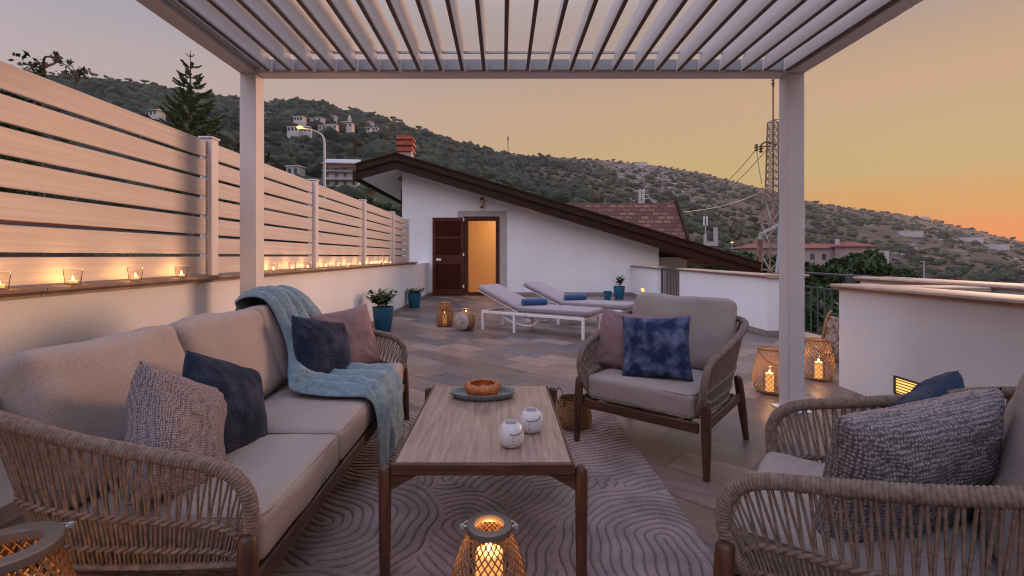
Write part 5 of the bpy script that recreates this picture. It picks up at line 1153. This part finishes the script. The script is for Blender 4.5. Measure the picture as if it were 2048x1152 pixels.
bare_tree('thin single stem tree with feathery top above the fence', b0, [([L3(150, 420), L3(151, 250), L3(153, 145)], .05, .025), ([L3(153, 160), L3(160, 150), L3(168, 148)], .02, .008), ([L3(152, 158), L3(143, 152), L3(130, 148)], .02, .008), ([L3(152, 165), L3(160, 156), L3(158, 140)], .02, .008)], 4, .2)

# norfolk pine
def norfolk():
    Y = 30.; x = (381 - 1005) / 960 * Y; zb = -4.0; top = 1.25 + (512 - 100) / 960 * Y; t = thing('norfolk_pine', 'tall tiered conifer with thin pointed tip above the fence', 'tree', (x, Y, zb)); ht = top - zb
    m = MB(); m.tube([(0, 0, 0), (0, 0, ht * .5), (0, 0, ht * .85), (0, 0, ht)], [.26, .16, .06, .012], 8); m.build('trunk', M_bark, t)
    fol = MB(); br = MB(); ti = []; rs = random.Random(5)
    tiers = []; z = ht - .42
    gap = .66
    while z > ht - 10.5: tiers.append(z); z -= gap; gap = max(gap * .965, .40)
    for k, z in enumerate(tiers):
        fr = (ht - z) / 10; rad = min(2.15, .16 + 3.1 * fr ** .9) if k else .22; nb = 5 if k < 3 else 7
        if k == 0: rad = .2
        for b in range(nb):
            a = 2 * math.pi * (b + .5 * (k % 2)) / nb + rs.uniform(-.15, .15); r = rad * rs.uniform(.66, 1.15); up = .38 * r
            P = spline([(0, 0, z), (r * .55 * math.cos(a), r * .55 * math.sin(a), z + up * .18), (r * math.cos(a), r * math.sin(a), z + up)], 6); br.tube(P, np.linspace(.03, .008, len(P)), 5)
            n = int(26 + 130 * r / 2)
            if k < 1: n = 5
            for i in range(n):
                s = rs.uniform(.22, 1.0) ** .8; p = P[min(int(s * (len(P) - 1)), len(P) - 1)]; side = rs.choice((-1, 1)); ln = (.10 + .28 * min(r, 1.6) * (1.05 - s) ** .6) * rs.uniform(.6, 1.1)
                da = a + side * rs.uniform(.35, 1.0); d = np.array((math.cos(da), math.sin(da), rs.uniform(.15, .75))); d /= np.linalg.norm(d); wv = np.cross(d, (rs.uniform(-1, 1), rs.uniform(-1, 1), 1)); wv /= np.linalg.norm(wv); wv *= .04 + .02 * r
                fol.add([p, p + d * ln * .5 + wv, p + d * ln, p + d * ln * .5 - wv], [(0, 1, 2, 3)]); ti += [rs.uniform(0, 1)] * 4
    br.build('branches', M_bark, t); fol.build('crown', M_pine, t, smooth=0, tint=ti)
norfolk()

# street lamp
Ys = 60.; X_ = lambda px, Y: (px - 1005) / 960 * Y
Z_ = lambda py, Y: 1.25 + (512 - py) / 960 * Y
sl = thing('street_lamp', 'tall street lamp with curved arm and glowing orange head', 'street lamp', (X_(649, Ys), Ys, -6))
p = lambda px, py: (X_(px, Ys) - X_(649, Ys), 0, Z_(py, Ys) + 6)
m = MB(); Q = np.vstack([[(0, 0, 0), (0, 0, 5)], spline([p(649, 380), p(649, 300), p(648, 278), p(640, 267), p(624, 260), p(606, 256)], 6)]); m.tube(Q, np.linspace(.16, .07, len(Q)), 10); m.build('pole', M_steel, sl)
m = MB(); c = p(600, 255); m.lathe([(0, -.12), (.34, -.08), (.42, .02), (.25, .16), (0, .2)], 16, c); m.build('lamp_head', M_streetl, sl)
point('street_light', tuple(np.array(c) + np.array((0, -.2, -.5))), 220, (1, .45, .12), .2, parent=sl)
s2 = thing('street_lamp', 'short grey pole in the scrub at right', 'lamp post', (X_(1848, 60), 60, Z_(570, 60))); m = MB(); m.tube([(0, 0, 0), (0, 0, 2.9)], .07, 8); m.build('pole', M_steel, s2); m = MB(); m.box((-.45, -.08, 2.9), (.1, .08, 3.0)); m.build('lamp_head', M_steel, s2)
s3 = thing('street_lamp', 'glowing street lamp at left end of the pink villa', 'street lamp', (X_(1464, 100), 100, Z_(530, 100)))
m = MB(); m.tube([(0, 0, 0), (0, 0, 4.6)], .08, 8); m.build('pole', M_steel, s3); m = MB(); m.lathe([(0, -.15), (.28, 0), (0, .15)], 12, (0, 0, 4.7)); m.build('lamp_head', M_streetl, s3)

# lattice tower
Yt = 36.
lt = thing('lattice_tower', 'rusty steel lattice power tower behind the pergola post', 'tower', (X_(1552, Yt), Yt, -5))
def zr_(py): return Z_(py, Yt) + 5
def hw_(z):
    zz = [0, zr_(545), zr_(400), zr_(242)]; return float(np.interp(z, zz, [1.35, 1.12, .52, .40]))
lev = list(np.linspace(0, zr_(400), 7)) + list(np.linspace(zr_(400), zr_(242), 12))[1:]
leg = MB(); lac = MB(); cn = [(-1, -1), (1, -1), (1, 1), (-1, 1)]
for a, b in zip(lev[:-1], lev[1:]):
    ha, hb = hw_(a), hw_(b)
    for k in range(4):
        c0, c1 = cn[k], cn[(k + 1) % 4]; leg.bar((c0[0] * ha, c0[1] * ha, a), (c0[0] * hb, c0[1] * hb, b), .10)
        lac.bar((c0[0] * ha, c0[1] * ha, a), (c1[0] * hb, c1[1] * hb, b), .055); lac.bar((c1[0] * ha, c1[1] * ha, a), (c0[0] * hb, c0[1] * hb, b), .055); lac.bar((c0[0] * hb, c0[1] * hb, b), (c1[0] * hb, c1[1] * hb, b), .05)
leg.build('corner_leg', M_rust, lt); lac.build('lacing', mat('weathered_steel', (.26, .20, .18), .7, c2=(.38, .34, .33), nscale=.4), lt)
m = MB(); pz = lambda px, py, dy=0: (X_(px, Yt) - X_(1552, Yt), dy, zr_(py))
m.bar(pz(1538, 400, -.55), pz(1538, 165, -.55), .075); m.lathe([(.12, -.2), (.05, -.15), (.13, 0), (.05, .1), (.12, .25), (.05, .35), (.1, .5), (0, .7)], 10, pz(1538, 172, -.55)); m.build('mast', M_rust, lt)
m = MB(); m.tube(spline([pz(1552, 290), pz(1535, 284), pz(1524, 288), pz(1521, 296)], 6), .07, 6); m.bar(pz(1552, 293), pz(1519, 293), .08); m.build('cross_arm', M_rust, lt)
for px, py in ((1513, 293), (1522, 296)):
    m = MB(); m.lathe([(.05, -.35), (.16, -.25), (.06, -.15), (.18, -.05), (.06, .05), (.16, .12), (0, .2)], 10, pz(px, py)); m.build('insulator', M_rust, lt)
m = MB(); m.bar(pz(1536, 452, -1.4), pz(1501, 470, -1.4), .16); m.bar(pz(1501, 468, -1.4), pz(1499, 480, -1.4), .16); m.tube([pz(1536, 452, -1.4), pz(1537, 500, -1.4), pz(1532, 545, -1.4)], .13, 10); m.tube([pz(1505, 470, -1.4), pz(1505, 520, -1.4)], .04, 6); m.build('conduit_arm', M_steel, lt)
m = MB(); m.bar(pz(1501, 480, -1.4), pz(1501, 540, -1.4), .2); m.build('brown_stub', M_rust, lt)
# far small pylon
fp = thing('small_pylon', 'small white lattice pylon head above the shingled roof', 'pylon', (X_(1283, 75), 75, 0)); z1 = Z_(378, 75); z0 = Z_(470, 75); m = MB()
for k in range(4):
    m.bar((cn[k][0] * .35, cn[k][1] * .35, z0), (cn[k][0] * .3, cn[k][1] * .3, z1), .08)
for i in range(9):
    a = z0 + (z1 - z0) * i / 9; b = z0 + (z1 - z0) * (i + 1) / 9; m.bar((-.33, -.33, a), (.33, -.33, b), .05); m.bar((.33, -.33, a), (-.33, -.33, b), .05)
m.build('lattice', M_frameW, fp); m = MB()
for i in range(3): m.bar((0, 0, z1 - .3 - i * .6), (1.1, -.2, z1 - .3 - i * .6), .07)
m.build('cross_arm', M_frameW, fp)
def wire(label, a, b, sag, r=.022, group='power cables to the lattice tower'):
    a = np.array(a); b = np.array(b); t = np.linspace(0, 1, 30); P = a[None] * (1 - t[:, None]) + b[None] * t[:, None]; P[:, 2] -= sag * 4 * t * (1 - t); m = MB(); m.tube(P, r, 5); tag(m.build('power_cable', M_cable), label, 'cable', group)
W3 = lambda px, py, Y: (X_(px, Y), Y, Z_(py, Y))
wire('upper power cable sagging from tower insulator to small pylon', W3(1513, 298, Yt), W3(1290, 382, 75), 3.8, .03); wire('middle power cable running from tower arm to small pylon', W3(1536, 296, Yt), W3(1292, 388, 75), 3.9, .03)
wire('lowest power cable from the tower toward the shingled roof', W3(1540, 372, Yt), W3(1366, 424, 22), .35, .016)
wire('short jumper cable hanging beside the lattice tower', W3(1513, 300, Yt), W3(1524, 368, Yt), .2, .03)
# antenna and concrete frame
an_ = thing('cell_antenna', 'slim antenna mast with boxy head right of brown roof', 'antenna', (X_(1411, 70), 70, Z_(500, 70))); m = MB(); m.tube([(0, 0, 0), (0, 0, 3.6)], .09, 8); m.build('mast', M_steel, an_)
m = MB()
for dx in (-.22, .22): m.box((dx - .08, -.1, 3.6), (dx + .08, .1, 4.9))
m.box((-.139, -.05, 4.7), (.139, .05, 4.8)); m.build('panels', M_frameW, an_)
cf = thing('concrete_frame', 'unfinished concrete posts beside the antenna mast', 'structure', (X_(1425, 66), 66, Z_(492, 66))); m = MB(); m.box((-1.1, 0, 0), (-.8, .3, 1.7)); m.box((.3, 0, 0), (.75, .4, 2.6)); m.box((-.79, .05, 0), (.29, .3, .6)); m.build('posts', M_pale, cf)
# ridge masts
for px, top, lab in ((1016, 274, 'thin telecom mast standing on the middle ridge'), ):
    D = float(np.interp(px, DX, DD)); x = X_(px, D); z = float(H(np.array(x), np.array(D))); t = thing('ridge_mast', lab, 'mast', (x, D - 2, z)); m = MB(); m.bar((0, 0, -1), (0, 0, Z_(top, D) - z), 1.1); m.build('mast', M_rust, t); m = MB(); m.bar((0, 0, Z_(top + 6, D) - z), (0, 0, Z_(top + 2, D) - z), 2.4); m.build('antenna_drum', M_rust, t)

# neighbour's things glimpsed through the fence gaps
nb = thing('neighbour_house', 'dark neighbouring house glimpsed through fence gaps, red roof edge', 'house', (-8.5, 5, -3)); m = MB(); m.box((-3, -6, 0), (0, 5, 4.6)); m.build('wall', mat('dim_plaster', (.10, .09, .10), .9), nb)
m = MB(); m.box((-3.3, -6.2, 4.61), (.35, 5.2, 4.95)); m.build('roof', M_redroof, nb)
nr_ = thing('neighbour_railing', 'dark barred railing glimpsed through gaps of the fence', 'railing', (-4.3, 0, 0)); m = MB(); m.box((-.02, -1, 1.50), (.02, 8, 1.54)); m.box((-.06, -1, -3), (.06, 8, 1.18)); m.build('kerb_and_rail', M_rail_g, nr_)
m = MB()
for i in range(82): m.box((-.009, -1 + i * .11, 1.18), (.009, -.98 + i * .11, 1.50))
o = m.build('bars', M_rail_g, nr_)

# ------------------------------------------------------------------ haze over the valley
m = MB(); m.box((-1300, -40, -17), (1500, 1080, 330)); hz = m.build('haze', MATS['soil'], smooth=0); hz['kind'] = 'stuff'; hz['label'] = 'thin evening haze over the valley'; hz['category'] = 'haze'
hm = bpy.data.materials.new('evening_haze'); hm.use_nodes = True; t = hm.node_tree; t.nodes.clear(); o_ = t.nodes.new('ShaderNodeOutputMaterial'); pv_ = t.nodes.new('ShaderNodeVolumePrincipled')
pv_.inputs['Density'].default_value = .00014; pv_.inputs['Color'].default_value = (.82, .80, .84, 1); pv_.inputs['Anisotropy'].default_value = .2; t.links.new(pv_.outputs[0], o_.inputs['Volume'])
hz.data.materials.clear(); hz.data.materials.append(hm)
